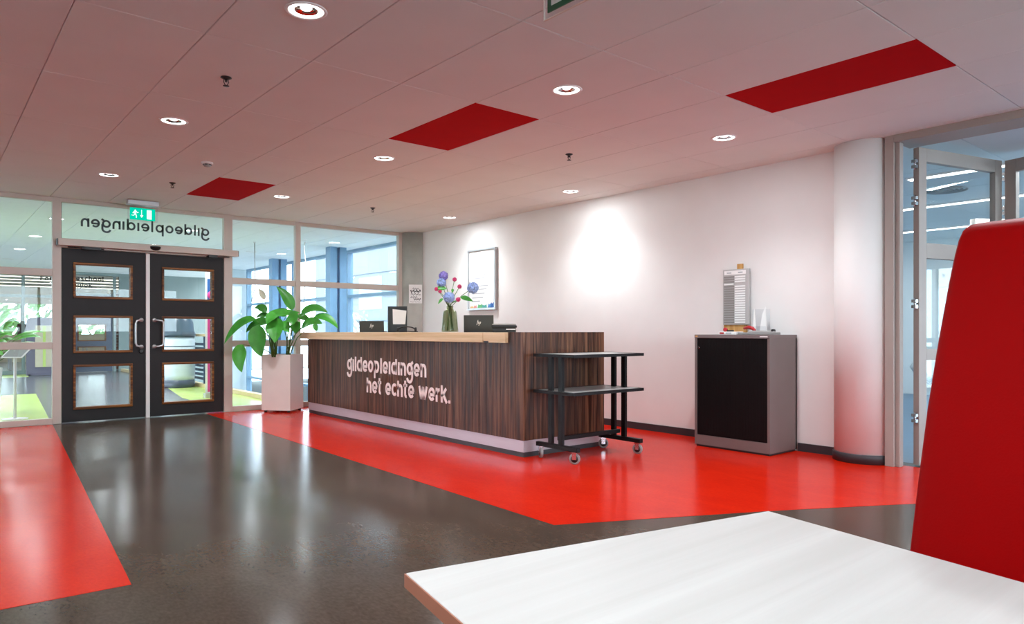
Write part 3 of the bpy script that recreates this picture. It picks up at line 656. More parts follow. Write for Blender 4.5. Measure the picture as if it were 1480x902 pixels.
# ------------------------------------------------------------------ things on the desk
WT = 1.0905
def laptop(c, rz, label, h=.19):
    t = thing('laptop', label, 'laptop', (c[0], c[1], WT), rz, group='laptops on the reception desk')
    MB().box(-.16, -.005, .0, .16, .215, .014, bev=.004).build('base', 'laptop', t, True)
    MB().box(-.14, .03, .014, .14, .13, .0152).build('keyboard', 'black', t, True)
    tl = math.radians(10); T = Matrix.Translation((0, 0, .012)) @ Matrix.Rotation(tl, 4, 'X')
    b = MB(); b.box(-.16, -.007, 0, .16, 0, h, bev=.003); b.bm.transform(T); lid = b.build('lid', 'laptop', t, True)
    b = MB(); b.box(-.15, .0002, .012, .15, .001, h-.012); b.bm.transform(T); b.build('screen', 'black', lid, True)
    b = MB()
    S = lambda u, v, q: T @ Vector((u+.28*v, -.0074-q, h*.53+v))
    b.ribbon([(-.014, -.024), (-.014, .030)], .006, S, .001); b.ribbon([(-.014, .006), (-.006, .012), (-.001, .006), (-.001, -.012)], .006, S, .001)
    b.ribbon([(.010, -.032), (.010, .012)], .006, S, .001); b.ribbon([(.010, .010), (.020, .008), (.020, -.008), (.010, -.010)], .006, S, .001)
    b.build('logo', 'paper', lid, True)
    return t
laptop((4.60, 6.07), -.70, 'black laptop seen from behind, between the flower vase and the flat cases', .175)
laptop((4.50, 8.235), -.70, 'grey laptop seen from behind at the window end of the desk', .135)
# flat cases
t = thing('flat_case', 'lower black flat case with a white label at the desk end', 'case', (4.44, 5.44, WT), -.72, 'stacked flat cases')
MB().box(-.115, -.07, 0, .115, .09, .045, bev=.006).build('body', 'black', t, True); MB().box(.02, -.0712, .026, .112, -.07, .036).build('label_strip', 'paper', t, True)
t = thing('flat_case', 'upper black flat case lying on another at the desk end', 'case', (4.44, 5.44, WT+.0455), -.72, 'stacked flat cases')
MB().box(-.125, -.075, 0, .125, .095, .024, bev=.006).build('lid', 'black', t, True); MB().box(-.118, -.07, .024, .118, .09, .040, bev=.006).build('tray', 'greyplastic', t, True)
# document holder with sheet
t = thing('document_holder', 'dark upright document holder with a white sheet by the grey column', 'document holder', (4.60, 7.76, WT), -.68)
MB().box(-.12, .0, .0, .12, .012, .325, bev=.004).box(-.12, -.012, .0, -.104, .0, .325).box(-.12, -.012, .31, .12, .0, .325).build('panel', 'laptop', t, True)
MB().box(-.10, -.09, 0, .10, .06, .010, bev=.003).build('foot', 'black', t, True)
MB().extr([(-.055, -.004, .10), (.10, -.016, .10), (.115, -.016, .27), (-.06, -.004, .29)], (0, -.0012, 0)).build('sheet', 'paper', t, True)
t = thing('headset', 'tangled black headset lying in front of the document holder', 'headset', (4.63, 7.55, WT), -.68)
hp = [(.11*math.cos(a)-.02, .02*math.sin(2*a), .018+.05*abs(math.sin(a))) for a in [PI*k/14 for k in range(15)]]
MB().tube(hp, .008, 8).build('band', 'black', t, True)
for sx in (-.13, .09): MB().lathe([(.018, -.014), (.030, -.010), (.030, .010), (.018, .014)], (sx, 0, .031), 18, 'x').build('ear_cup', 'black', t, True)
MB().tube([(-.13, 0, .03), (-.15, -.02, .01), (-.08, -.03, .006), (.0, -.025, .012), (.06, -.03, .006), (.12, -.01, .008)], .006, 6).build('cable', 'black', t, True)

# vase and flowers
VC = Vector((4.245, 6.10, WT))
t = thing('glass_vase', 'smoked tapered glass vase on the reception desk', 'vase', VC)
MB().lathe([(.010, .004), (.084, .004), (.088, .010), (.086, .03), (.072, .20), (.066, .222), (.040, .236), (.034, .25), (.038, .275), (.035, .275), (.031, .25), (.037, .233), (.060, .218), (.067, .198), (.080, .03), (.08, .012), (.010, .010)], (0, 0, 0), 40).build('glass', 'vase', t, True)
RV = Vector((_c, -_s, 0)); DV = Vector((_s, _c, 0))
def vpt(px, py, off=0.):
    return at(px, py, 7.4)+DV*off
def florets(b, c, R, n, s, seed, flat_=.9):
    rnd = random.Random(seed)
    for k in range(n):
        z = 1-2*(k+.5)/n; a = k*2.39996; q = math.sqrt(max(0, 1-z*z)); nrm = Vector((q*math.cos(a), q*math.sin(a), z*flat_)).normalized()
        p = c+nrm*R*rnd.uniform(.86, 1.06); u = nrm.orthogonal().normalized(); v = nrm.cross(u); th = rnd.uniform(0, PI)
        for j in range(4):
            aa = th+j*PI/2; d = u*math.cos(aa)+v*math.sin(aa); e = u*-math.sin(aa)+v*math.cos(aa)
            b.face([p, p+d*s*.55+e*s*.42+nrm*s*.12, p+d*s*1.0+nrm*s*.25, p+d*s*.55-e*s*.42+nrm*s*.12], True)
def leafblade(b, path, width, n=9, fold=.18, up=Vector((0, 0, 1)), face=None, ts=None):
    """lanceolate blade along a quadratic path (3 points), `face` = direction the upper side looks to"""
    A, B_, C_ = [Vector(p) for p in path]; rows = []
    for k in range(n+1):
        u = k/n; p = A*(1-u)**2+B_*2*u*(1-u)+C_*u*u; d = ((B_-A)*(1-u)+(C_-B_)*u).normalized()
        nn = (face if face is not None else up); sdir = d.cross(nn)
        sdir = sdir.normalized() if sdir.length > 1e-4 else d.orthogonal().normalized(); nr_ = sdir.cross(d).normalized()
        hw = width*.5*(math.sin(PI*min(1, u**.72*.97+.02)))**.85
        if k == n: hw = .0005
        rows.append([b.bm.verts.new(p+sdir*hw*q+nr_*abs(q)*hw*fold*2) for q in (-1, -.5, 0, .5, 1)])
    for R0, R1 in zip(rows, rows[1:]):
        for q in range(4):
            f = b.bm.faces.new((R0[q], R0[q+1], R1[q+1], R1[q])); f.smooth = True; f.material_index = b.mi
def flower(kind, label, px, py, off, R, m, leaf=None, neck=None, group='hydrangeas in the vase'):
    c = vpt(px, py, off); t = thing(kind, label, 'flower', VC+Vector((0, 0, .02)), group=group)
    b = MB(); b.lathe([(R*.2, -R*.5), (R*.6, -R*.3), (R*.7, 0), (R*.55, R*.35), (R*.15, R*.55)], c, 12); florets(b, c, R*.9, 64 if R > .03 else 34, R*.42 if R > .03 else R*.6, int(px)); b.build('bloom', m, t, recalc=False)
    nk = VC+Vector((.012*math.cos(px), .012*math.sin(px), .262)); ft = VC+Vector((.04*math.cos(px*2+1), .04*math.sin(px*2+1), .02))
    mid = (nk+c)/2+Vector((0, 0, .02))
    MB().tube([ft, (ft+nk)/2, nk, mid, c], [.0035, .0035, .0035, .003, .0028], 6).build('stem', 'stem', t)
    if leaf:
        (ax, ay), (bx_, by_), wd = leaf; b = MB(); A = vpt(ax, ay, off-.02); B_ = vpt(bx_, by_, off-.03)
        leafblade(b, (A, (A+B_)/2+Vector((0, 0, .012)), B_), wd, face=(-DV+Vector((0, 0, .5))).normalized()); b.build('leaf', 'leaf', t)
flower('hydrangea', 'large blue hydrangea at the lip of the vase', 649.5, 430, -.03, .056, 'blue', ((641, 432), (634, 440), .03))
flower('hydrangea', 'blue grey hydrangea leaning far out over the poster', 683.5, 416, .0, .058, 'blue', ((666, 430), (684, 436), .055))
flower('hydrangea', 'pale blue hydrangea below the violet one', 638, 409, .0, .048, 'blue', ((632, 418), (646, 418), .06))
flower('hydrangea', 'violet hydrangea at the top of the bunch', 640.5, 398.5, .03, .048, 'violet')
flower('carnation', 'pink carnation on the highest thin stem', 657, 404, .0, .020, 'pink', ((655, 418), (654, 424), .03), group='carnations in the vase')
flower('carnation', 'dark pink carnation right of the highest one', 664, 414, .02, .020, 'pink', group='carnations in the vase')
flower('carnation', 'pink carnation drooping right beside the vase lip', 662.5, 433, -.02, .022, 'pink', ((655, 438), (660, 436), .015), group='carnations in the vase')
flower('carnation', 'pink carnation low at the left of the bunch', 631, 418, -.02, .018, 'pink', group='carnations in the vase')
flower('carnation', 'pink carnation under the pale blue hydrangea', 636.5, 421.5, -.04, .017, 'pink', group='carnations in the vase')

# ------------------------------------------------------------------ planter and peace lily
PCc = Vector((3.84, 9.545, 0)); PR = math.radians(-48)
t = thing('planter', 'tall square white planter standing at the desk corner', 'planter', PCc, PR)
hw = .205
b = MB(); b.box(-hw, -hw, .03, hw, -hw+.012, .785).box(-hw, hw-.012, .03, hw, hw, .785).box(-hw, -hw+.012, .03, -hw+.012, hw-.012, .785).box(hw-.012, -hw+.012, .03, hw, hw-.012, .785).box(-hw+.012, -hw+.012, .03, hw-.012, hw-.012, .05)
b.build('shell', 'planter', t, True)
bx_soil = MB(); g = 8
for i in range(g):
    for j in range(g):
        s2 = 2*(hw-.0125)/g; x0 = -hw+.0125+i*s2; y0 = -hw+.0125+j*s2
        hz = lambda x, y: .758+.010*math.sin(x*40+1)*math.cos(y*37)
        bx_soil.face([(x0, y0, hz(x0, y0)), (x0+s2, y0, hz(x0+s2, y0)), (x0+s2, y0+s2, hz(x0+s2, y0+s2)), (x0, y0+s2, hz(x0, y0+s2))], True)
bx_soil.build('soil', 'soil', t, True)
for sx in (-1, 1):
    for sy in (-1, 1): MB().lathe([(.018, 0), (.02, .004), (.02, .024), (.012, .03)], (sx*.165, sy*.165, .0), 14).build('foot', 'black', t, True)
t = thing('peace_lily', 'large green peace lily growing in the square white planter', 'plant', (3.84, 9.545, .765))
LF = [ # (base, mid, tip) in crop pixels of the plant, blade width in metres, depth offset of base and tip, clump
 ((612, 292), (590, 170), (478, 86), .115, .02, .02, 1), ((690, 338), (790, 235), (926, 312), .13, .0, -.05, 1), ((800, 356), (930, 320), (1015, 452), .10, -.05, -.12, 1),
 ((700, 446), (780, 370), (876, 410), .14, -.1, -.2, 1), ((400, 330), (520, 318), (684, 312), .12, -.08, -.04, 0), ((580, 335), (640, 350), (612, 425), .15, -.14, -.26, 1),
 ((455, 375), (480, 440), (465, 575), .19, -.12, -.25, 0), ((325, 420), (300, 560), (352, 696), .19, -.14, -.22, 0), ((300, 372), (150, 365), (24, 585), .125, -.1, -.16, 0),
 ((185, 590), (120, 690), (178, 832), .14, -.15, -.18, 0), ((388, 312), (345, 245), (284, 276), .10, .05, .08, 0), ((425, 395), (300, 385), (212, 485), .14, -.05, -.08, 0),
 ((402, 345), (350, 320), (300, 360), .09, .06, .1, 0), ((520, 395), (545, 430), (590, 485), .12, -.1, -.18, 1), ((620, 405), (660, 430), (640, 492), .12, -.08, -.16, 1),
 ((790, 425), (815, 440), (832, 468), .09, .05, .1, 1), ((480, 330), (430, 340), (395, 410), .13, -.16, -.26, 0), ((660, 350), (720, 350), (770, 385), .1, .08, .14, 1),
 ((560, 345), (520, 300), (470, 290), .12, .1, .16, 0), ((350, 400), (320, 420), (270, 470), .12, .03, .06, 0), ((500, 370), (440, 350), (420, 420), .12, .02, .0, 0)]
D0 = 9.62
def lp(q, off): return at(320+q[0]/6.011, 400+q[1]/6.011, D0+off)
FACE = (Vector((0, 0, 1))-DV*.95).normalized()
for k, (A, B_, C_, wd, o0, o1, cl) in enumerate(LF):
    a, b_, c_ = lp(A, o0), lp(B_, (o0+o1)/2), lp(C_, o1)
    mb = MB(); leafblade(mb, (a, b_, c_), wd*1.28, 12, .14, face=FACE if k not in (0, 6, 7, 9, 5) else (-DV+Vector((0, 0, .25))+RV*(.5 if k in (0, 9) else .0)).normalized())
    lf = mb.build('leaf', 'leaf', t)
    base = lp((462, 652) if cl == 0 else (572, 640), -.0)+RV*random.uniform(-.03, .03)+DV*random.uniform(-.05, .05); base.z = .752
    mid = (base+a)/2; mid.z = base.z+(a.z-base.z)*.62; mid = mid*.7+Vector((base.x, base.y, mid.z))*.3
    MB().tube([base, (base*.5+mid*.5)+Vector((0, 0, .01)), mid, (mid+a)/2+Vector((0, 0, .008)), a], [.008, .007, .006, .005, .003], 6).build('petiole', 'stem', lf)
a, c_ = lp((375, 200), .1), lp((322, 104), .1)
mb = MB(); leafblade(mb, (a, lp((362, 140), .1), c_), .085, 10, .2, face=-DV); sp = mb.build('spathe', 'spathe', t)
MB().tube([lp((470, 648), .05), lp((420, 420), .08), lp((390, 270), .1), a], [.005, .004, .0035, .003], 6).build('flower_stalk', 'stem', sp)

# ------------------------------------------------------------------ white table near the camera
TA = Vector((.554, .914)); TB = Vector((1.307, .763)); ex = (TB-TA).normalized(); ey = Vector((ex.y, -ex.x))   # ey points toward the camera
if ey.y > 0: ey = -ey
wT = (TB-TA).length; lT = .80; tc = TA+ex*wT/2+ey*lT/2
t = thing('white_table', 'white oak laminate table in the near foreground', 'table', (tc.x, tc.y, 0))
MB().obox(tc, ex, ey, .7185, .74, wT/2-.0015, lT/2-.0015, bev=.0015).build('tabletop', 'tabletop', t)
b = MB()
b.obox(TA+ex*.0007+ey*lT/2, ex, ey, .7185, .7385, .0012, lT/2); b.obox(TB-ex*.0007+ey*lT/2, ex, ey, .7185, .7385, .0012, lT/2)
b.obox(TA+ex*wT/2+ey*.0007, ex, ey, .7185, .7385, wT/2-.003, .0012); b.obox(TA+ex*wT/2+ey*(lT-.0007), ex, ey, .7185, .7385, wT/2-.003, .0012); b.build('edge_band', 'tableedge', t)
MB().lathe([(.235, 0), (.24, .004), (.235, .010), (.05, .022), (.04, .03)], (tc.x, tc.y, 0), 40).build('foot_plate', 'satin', t)
MB().lathe([(.036, .028), (.036, .70)], (tc.x, tc.y, 0), 24).build('column', 'satin', t)
MB().obox(tc, ex, ey, .70, .7185, .22, .03).obox(tc, ex, ey, .70, .7185, .03, .22).build('top_bracket', 'blacksteel', t)

# ------------------------------------------------------------------ red high back bench
e1 = Vector((-.187, -.982)); n1 = Vector((.982, -.187)); P1 = Vector((1.307, .763))
def bp(u, o, z): q = P1+e1*u+n1*o; return Vector((q.x, q.y, z))
q0 = bp(.55, .35, 0)
t = thing('high_back_bench', 'red vinyl high back bench beside the white table', 'bench', q0)
FRONT = [(.235, .44), (.247, .56), (.267, .66), (.294, .79), (.33, .94), (.371, 1.075), (.415, 1.203), (.436, 1.262), (.455, 1.302), (.474, 1.324), (.498, 1.336), (.53, 1.334), (.555, 1.318), (.566, 1.29)]
BACK = [(.545, 1.18), (.49, 1.0), (.44, .8), (.40, .6), (.36, .40), (.345, .16), (.345, .12), (.22, .12), (.225, .3)]
U0, U1 = .12, 1.22
prof = FRONT+BACK; bmh = MB(); NU = 18
def prof_at(u):
    """outline shrinks a little at the two ends so the upholstery edges are rounded"""
    e = min(u-U0, U1-u); k = 1.0 if e > .03 else .5+.5*math.sqrt(max(0, 1-((.03-e)/.03)**2)) if e > 0 else .5
    ins = (1-k)*.05; cx_ = .40; out = []
    for (o, z) in prof:
        dz = z-.72; out.append((o+(cx_+.09*(z-.72)-o)*ins*5, z-(.02*ins*10 if z > 1.25 else 0)))
    return out
us = [U0, U0+.004, U0+.012, U0+.03]+[U0+.03+(U1-U0-.06)*k/10 for k in range(1, 10)]+[U1-.03, U1-.012, U1-.004, U1]
rings = [[bmh.bm.verts.new(bp(u, o, z)) for o, z in prof_at(u)] for u in us]
for A, B_ in zip(rings, rings[1:]):
    for k in range(len(prof)):
        f = bmh.bm.faces.new((A[k], B_[k], B_[(k+1) % len(prof)], A[(k+1) % len(prof)])); f.smooth = True
bmh.bm.faces.new(rings[0]); bmh.bm.faces.new(rings[-1][::-1]); bmh.build('backrest', 'redvinyl', t)
sm = MB(); 
T = Matrix(((e1.x, n1.x, 0, 0), (e1.y, n1.y, 0, 0), (0, 0, 1, 0), (0, 0, 0, 1))); T.translation = Vector((P1.x, P1.y, 0))
sm.box(U0+.01, -.19, .33, U1-.01, .228, .45, bev=.025, T=T); sm.build('seat', 'redvinyl', t)
MB().box(U0+.04, -.12, .10, U1-.04, .22, .33, T=T).build('base', 'blacksteel', t)
for u in (U0+.1, U1-.1):
    for o in (-.06, .28): q = bp(u, o, 0); MB().lathe([(.018, 0), (.02, .004), (.02, .12)], q, 12).build('foot', 'satin', t)

# ------------------------------------------------------------------ folding glass doors on the right
t = thing('trim_2', 'grey door frame around the opening to the bright side room', 'door frame', (6.14, 2.43, 0), kind='structure')
bx('jamb', 'aludark', t, 6.05, 2.425, 0, 6.15, 2.495, CEIL, bev=.004); bx('jamb_stop', 'aludark', t, 6.078, 2.388, 0, 6.145, 2.425, CEIL-.06, bev=.004)
bx('head', 'aludark', t, 6.05, -1.3, CEIL-.06, 6.36, 2.425, CEIL, bev=.003); bx('jamb', 'aludark', t, 6.05, -1.3, 0, 6.36, -1.22, CEIL-.06, bev=.003)
def leaf_door(name, label, p, d, wd, bmid=True):
    """glazed leaf from hinge point p along 2-D direction d"""
    t = thing(name, label, 'door', (p[0], p[1], 0), kind='structure'); d = Vector(d).normalized(); q = Vector((-d.y, d.x)); p = Vector(p)
    def bb_(nm, m, u0, u1, z0, z1, th): c = p+d*(u0+u1)/2; return MB().obox(c, d, q, z0, z1, (u1-u0)/2, th, bev=.003 if th > .01 else 0).build(nm, m, t)
    H = 2.60; st = .095
    bb_('stile', 'aludark', 0, st, .01, H, .025); bb_('stile', 'aludark', wd-st, wd, .01, H, .025)
    zz = [(.01, .12), (.865, .955), (1.70, 1.825), (2.49, H)]
    for z0, z1 in zz: bb_('rail', 'aludark', st, wd-st, z0, z1, .024)
    for (a, b_), (c_, e_) in zip(zz, zz[1:]): bb_('pane', 'glass', st-.005, wd-st+.005, b_, c_, .003)
    for z in (.35, 1.28, 2.12, 2.42):
        c = p-d*.014+q*.0; hg = MB(); hg.lathe([(.010, 0), (.010, .09)], (c.x, c.y, z), 12); hg.obox(c, d, q, z+.01, z+.035, .018, .020); hg.obox(c, d, q, z+.055, z+.08, .018, .020); hg.build('hinge', 'chrome', t)
    return t
leaf_door('door_3', 'grey framed glass folding door leaf standing open by the white column', (6.235, 2.325), (.967, -.256), 1.10)
leaf_door('door_4', 'second grey framed glass leaf folded behind the open one', (7.34, 2.00), (-.30, -.95), 1.0)

# side room
t = MB().box(6.36, -4.0, -.12, 14.0, 6.2, -.001).build('floor', mat('linoleum_blue', (70, 104, 132), .3, var=.05)); tag(t, 'blue linoleum floor of the side room', 'floor', kind='structure')
t = MB().box(6.36, -4.0, CEIL, 14.0, 6.2, CEIL+.1).build('ceiling', 'grid'); tag(t, 'pale tiled ceiling of the side room behind the folding doors', 'ceiling', kind='structure'); sce = t
TS_ = tile_mesh(1.2, 1.2); TS_.materials[0] = M['sideplaster']
for i in range(6):
    for j in range(8): put('ceiling_tile', TS_, (6.98+i*1.2, -3.3+j*1.2, CEIL-.014), sce)
t = MB().box(13.4, -4.0, 0, 13.55, 6.2, CEIL).build('wall_right', 'sideplaster'); tag(t, 'pale blue far wall of the side room', 'wall', kind='structure')
t = MB().box(6.36, 6.05, 0, 13.4, 6.2, CEIL).build('wall_back', 'sideplaster'); tag(t, 'pale wall closing the side room behind the hall wall', 'wall', kind='structure')
t = thing('window_4', 'window wall of the side room facing the daylight', 'window', (10, -3.9, 0), kind='structure')
for x in (6.4, 8.2, 10.0, 11.8, 13.35): bx('post', 'alu', t, x, -3.95, 0, x+.06, -3.85, CEIL)
for z in (0, .9, 2.6): bx('rail', 'alu', t, 6.46, -3.94, z, 13.35, -3.86, z+.08)
bx('pane', 'lobbyglass', t, 6.46, -3.905, .08, 13.35, -3.899, 2.6)
for x, y0, y1, nm in ((7.82, .6, 3.0, 'nearest the folding doors'), (9.68, .6, 4.6, 'in the middle of the side room'), (11.9, 1.4, 4.9, 'farthest in the side room')):
    t = thing('linear_lamp', 'long white linear ceiling lamp ' + nm, 'ceiling lamp', (x, (y0+y1)/2, CEIL-.02), group='linear lamps in the side room')
    bx('housing', 'white', t, x-.05, y0, CEIL-.035, x+.05, y1, CEIL-.0145); bx('diffuser', 'strip', t, x-.04, y0+.02, CEIL-.041, x+.04, y1-.02, CEIL-.035)
    ld = bpy.data.lights.new('linear_lamp_light', 'AREA'); ld.shape = 'RECTANGLE'; ld.size = .08; ld.size_y = y1-y0; ld.energy = 48; ld.color = (.93, .985, 1.0)
    lo = bpy.data.objects.new('linear_lamp_light', ld); COL.objects.link(lo); lo.parent = t; lo.location = (0, 0, -.03)
t = thing('air_diffuser', 'round slotted air diffuser in the side room ceiling', 'air vent', (8.74, 2.95, CEIL-.015))
for k in range(4): MB().lathe([(.05+k*.045, -.004), (.07+k*.045, -.012-.002*k), (.074+k*.045, -.010), (.055+k*.045, 0)], n=32, loop=True).build('vane', 'slot', t, True)
t = thing('wall_thermostat', 'small beige thermostat box on the pale side room wall', 'thermostat', (13.39, 4.55, 1.95))
bx('box', 'beige', t, 13.36, 4.45, 1.86, 13.399, 4.63, 2.16, bev=.005); bx('dial', 'slot', t, 13.352, 4.52, 2.02, 13.36, 4.57, 2.08)
# free post and partition in the side room
t = thing('window_5', 'grey framed glass partition farther back in the side room', 'window', (9.8, 2.6, 0), kind='structure')
PD = Vector((.8, -.6)); P0 = Vector((9.75, 2.95))
for u in (0, 1.5, 3.0): c = P0+PD*u; MB().obox(c, PD, Vector((.6, .8)), 0, 2.45, .06, .05).build('post', 'alu', t)
for z0, z1 in ((2.36, 2.45), (1.66, 1.74), (.85, .92), (0, .08)): c = P0+PD*1.5; MB().obox(c, PD, Vector((.6, .8)), z0, z1, 1.56, .035).build('rail', 'alu', t)
# chairs in the side room
def room_chair(x, y, rz, label):
    t = thing('tub_chair', label, 'chair', (x, y, 0), rz, 'chairs in the side room')
    MB().lathe([(.02, .40), (.22, .40), (.235, .43), (.22, .47), (.02, .48)], n=24).build('seat', 'teal', t, True)
    b = MB()
    for k in range(13):
        a = math.radians(-20+k*18)
        if k: b.tube([(.23*math.cos(a-.157), .23*math.sin(a-.157), .62), (.23*math.cos(a+.157), .23*math.sin(a+.157), .62)], .11, 6)
    for v in b.bm.verts: v.co.x *= 1+.0*v.co.z; 
    b.build('backrest', 'sideplaster', t, True)
    for k in range(4): a = PI/4+k*PI/2; MB().tube([(.15*math.cos(a), .15*math.sin(a), .41), (.22*math.cos(a), .22*math.sin(a), 0)], .012, 8).build('leg', 'blacksteel', t, True)
room_chair(9.0, 2.75, 1.0, 'pale round backed chair just behind the folding glass doors'); room_chair(10.4, 3.6, -.5, 'pale round backed chair farther back in the side room')

# ------------------------------------------------------------------ lobby behind the entrance glazing
LY1 = 22.0; LWX = 6.43
t = MB().box(-2.5, 10.0, -.12, 4.30, LY1, 0).build('floor', 'lobbyfloor'); tag(t, 'grey linoleum floor of the lobby beyond the entrance doors', 'floor', kind='structure'); lf_ = t
tag(inlay([(.1, 10.05), (1.20, 10.05), (1.56, 15.0), (.1, 14.9)], 'green', lf_), 'lime green linoleum field behind the left glazing')
tag(inlay([(-2, 20.3), (2.0, 20.6), (2.1, 21.9), (-2, 21.9)], 'green', lf_), 'lime green linoleum field at the far partition')
tag(inlay([(3.32, 10.05), (3.32, 12.5), (3.95, 16.6), (4.24, 16.6), (4.24, 10.05)], 'green', lf_), 'lime green linoleum field along the stairwell edge')
t = bx('trim_3', 'balwood', None, 4.24, 10.02, 0, 4.36, LY1, .07, bev=.005); tag(t, 'pale wooden kerb along the stairwell edge in the lobby', 'trim', kind='structure')
t = MB().box(4.30, 10.0, -3.1, 6.6, LY1, -3.0).build('floor', 'lobbyfloor'); tag(t, 'lower floor at the bottom of the lobby stairwell', 'floor', kind='structure')
t = MB().box(4.2, 10.0, -3.0, 4.30, LY1, -.12).build('wall_left', 'sideplaster'); tag(t, 'pale stairwell wall under the lobby floor edge', 'wall', kind='structure')
t = MB().box(4.30, 9.88, -3.0, 6.6, 10.0, -.001).build('wall_front', 'sideplaster'); tag(t, 'pale stairwell wall under the entrance glazing', 'wall', kind='structure')
t = MB().box(-2.6, 10.0, CEIL+.0135, 6.6, LY1+.05, CEIL+.1).build('ceiling', 'grid'); tag(t, 'white tiled ceiling of the lobby beyond the entrance doors', 'ceiling', kind='structure')
TL = tile_mesh(.6, 1.2); TL.materials[0] = mat('lobby_tile', (240, 244, 245), .85, var=.01)
for j in range(10):
    for i in range(-5, 9): put('ceiling_tile', TL, (GX0+(i+.5)*.6+.0, 9.99+(j+.5)*1.2, CEIL), t)
t = thing('added_window_11', 'added unseen window wall at the left of the lobby for fill daylight', 'window', (-2.55, 16, 0), kind='structure')  # unseen glazing added so sky light brightens lobby and hall
for k in range(7): bx('post', 'alu', t, -2.62, 10.0+k*1.985, 0, -2.5, 10.07+k*1.985, CEIL)
for k in range(6):
    for z in (0, .9, 2.60): bx('rail', 'alu', t, -2.60, 10.07+k*1.985, z, -2.52, 10.0+(k+1)*1.985, z+.08)
    for z0, z1 in ((.08, .9), (.98, 2.60)): bx('pane', 'lobbyglass', t, -2.563, 10.07+k*1.985, z0, -2.557, 10.0+(k+1)*1.985, z1)
t = MB().box(5.6, 18.5, -3, 6.5, 18.65, CEIL).build('wall_back', 'sideplaster'); tag(t, 'white wall end at the far side of the stairwell', 'wall', kind='structure')
t = MB().box(4.25, LY1-.02, -3, 6.6, LY1+.1, CEIL).build('wall_back', 'headgrey'); tag(t, 'grey green rear wall of the lobby stairwell', 'wall', kind='structure')
# outer window wall
t = thing('window_6', 'blue lit outer window wall of the lobby stairwell', 'window', (LWX, 14, 0), kind='structure')
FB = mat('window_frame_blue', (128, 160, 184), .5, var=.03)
for y in (10.02, 12.78, 15.45, 18.35): MB().box(LWX, y-.035, -3, LWX+.12, y+.035, CEIL).build('post', FB, t)
for z in (-3, -1.2, -.1, .86, 1.76, 2.64): MB().box(LWX+.01, 10.055, z, LWX+.11, 18.315, z+.055).build('rail', FB, t)
for y0, y1 in ((10.055, 12.745), (12.815, 15.415), (15.485, 18.315)):
    for z0, z1 in ((-2.945, -1.2), (-1.145, -.1), (-.045, .86), (.915, 1.76), (1.815, 2.64)): bx('pane', 'lobbyglass', t, LWX+.055, y0, z0, LWX+.061, y1, z1)
# blue columns
for y, nm in ((12.45, 'nearer'), (15.30, 'farther')):
    t = thing('steel_column', 'blue lit steel H column, the %s of two behind the glazing' % nm, 'column', (6.05, y, -3), kind='structure')
    MB().box(5.88, y-.10, -3, 6.015, y+.10, CEIL).build('flange', 'steelblue', t); MB().box(6.075, y-.10, -3, 6.21, y+.10, CEIL).build('flange', 'steelblue', t); MB().box(6.015, y-.02, -3, 6.075, y+.06, CEIL).build('web', 'steelblue', t)
    bx('base_plate', 'steelblue', t, 5.80, y-.22, -3, 6.30, y+.22, -2.97)
# balustrade with navy slats
t = thing('balustrade', 'navy slatted balustrade with pale wooden handrail in the lobby', 'balustrade', (4.30, 16.0, .07))
for y in (13.1, 14.6, 16.1, 17.6): bx('post', 'slat', t, 4.28, y, .07, 4.32, y+.04, 1.0)
for k in range(9): bx('slat', 'slat', t, 4.292, 13.14, .14+k*.085, 4.308, 17.6, .14+k*.085+.05)
bx('handrail', 'balwood', t, 4.26, 13.08, 1.0, 4.34, 17.66, 1.05, bev=.008)
# hanging cables
for k, pts in enumerate(([(368, 361), (368.5, 400), (369, 415), (366, 424), (363.5, 436)], [(441, 347), (439.5, 355), (440.5, 368), (442, 380), (441, 410), (439, 440)])):
    dd = 12.6; P = [at(a, b_, dd) for a, b_ in pts]; P[0].z = CEIL-.001
    t = thing('hanging_cable', ('thin loose cable hanging in the window bay left of the mullion', 'thin loose cable hanging in the window bay right of the mullion')[k], 'cable', P[-1], group='cables in the lobby')
    MB().tube(P, .008, 6).build('cord', 'greyplastic', t)
    MB().lathe([(.02, 0), (.02, -.012), (.008, -.02)], (P[0].x, P[0].y, CEIL), 12).build('ceiling_plug', 'white', t)
# lobby downlights
for (i, j), nm in zip([(0, 0), (0, 1), (0, 2), (0, 3), (3, 0), (3, 1), (3, 2), (3, 3), (6, 0), (6, 1), (6, 2)], ('first', 'second', 'third', 'fourth')*3):
    x = GX0+(i+.5)*.6; y = 11.79+j*2.4
    downlight(x, y, 'lit lobby downlight, %s from the glazing in the %s row' % (nm, {0: 'left', 3: 'middle', 6: 'window'}[i]), 'downlights in the lobby ceiling', LOBBY_W)
# giant bottle
t = thing('giant_bottle', 'man high white display bottle with dark dome lid and base in the lobby', 'display bottle', (3.90, 14.95, 0))
BC = (3.90, 14.95, 0)
MB().lathe([(.02, 0), (.285, 0), (.30, .02), (.30, .15), (.02, .15)], BC, 40).build('base', 'bottledark', t)
MB().lathe([(.02, .15), (.29, .15), (.302, .25), (.302, .92), (.29, .99), (.02, .99)], BC, 40).build('body', 'bottlewhite', t)
MB().lathe([(.02, .99), (.315, .99), (.315, 1.06), (.285, 1.12), (.27, 1.28), (.19, 1.42), (.10, 1.47), (.10, 1.56), (.13, 1.58), (.13, 1.68), (.10, 1.70), (.02, 1.70)], BC, 40).build('lid', 'bottledark', t)
MB().lathe([(.302, .80), (.3035, .80), (.3035, .82), (.302, .82)], BC, 40).build('printed_band', 'bottledark', t)
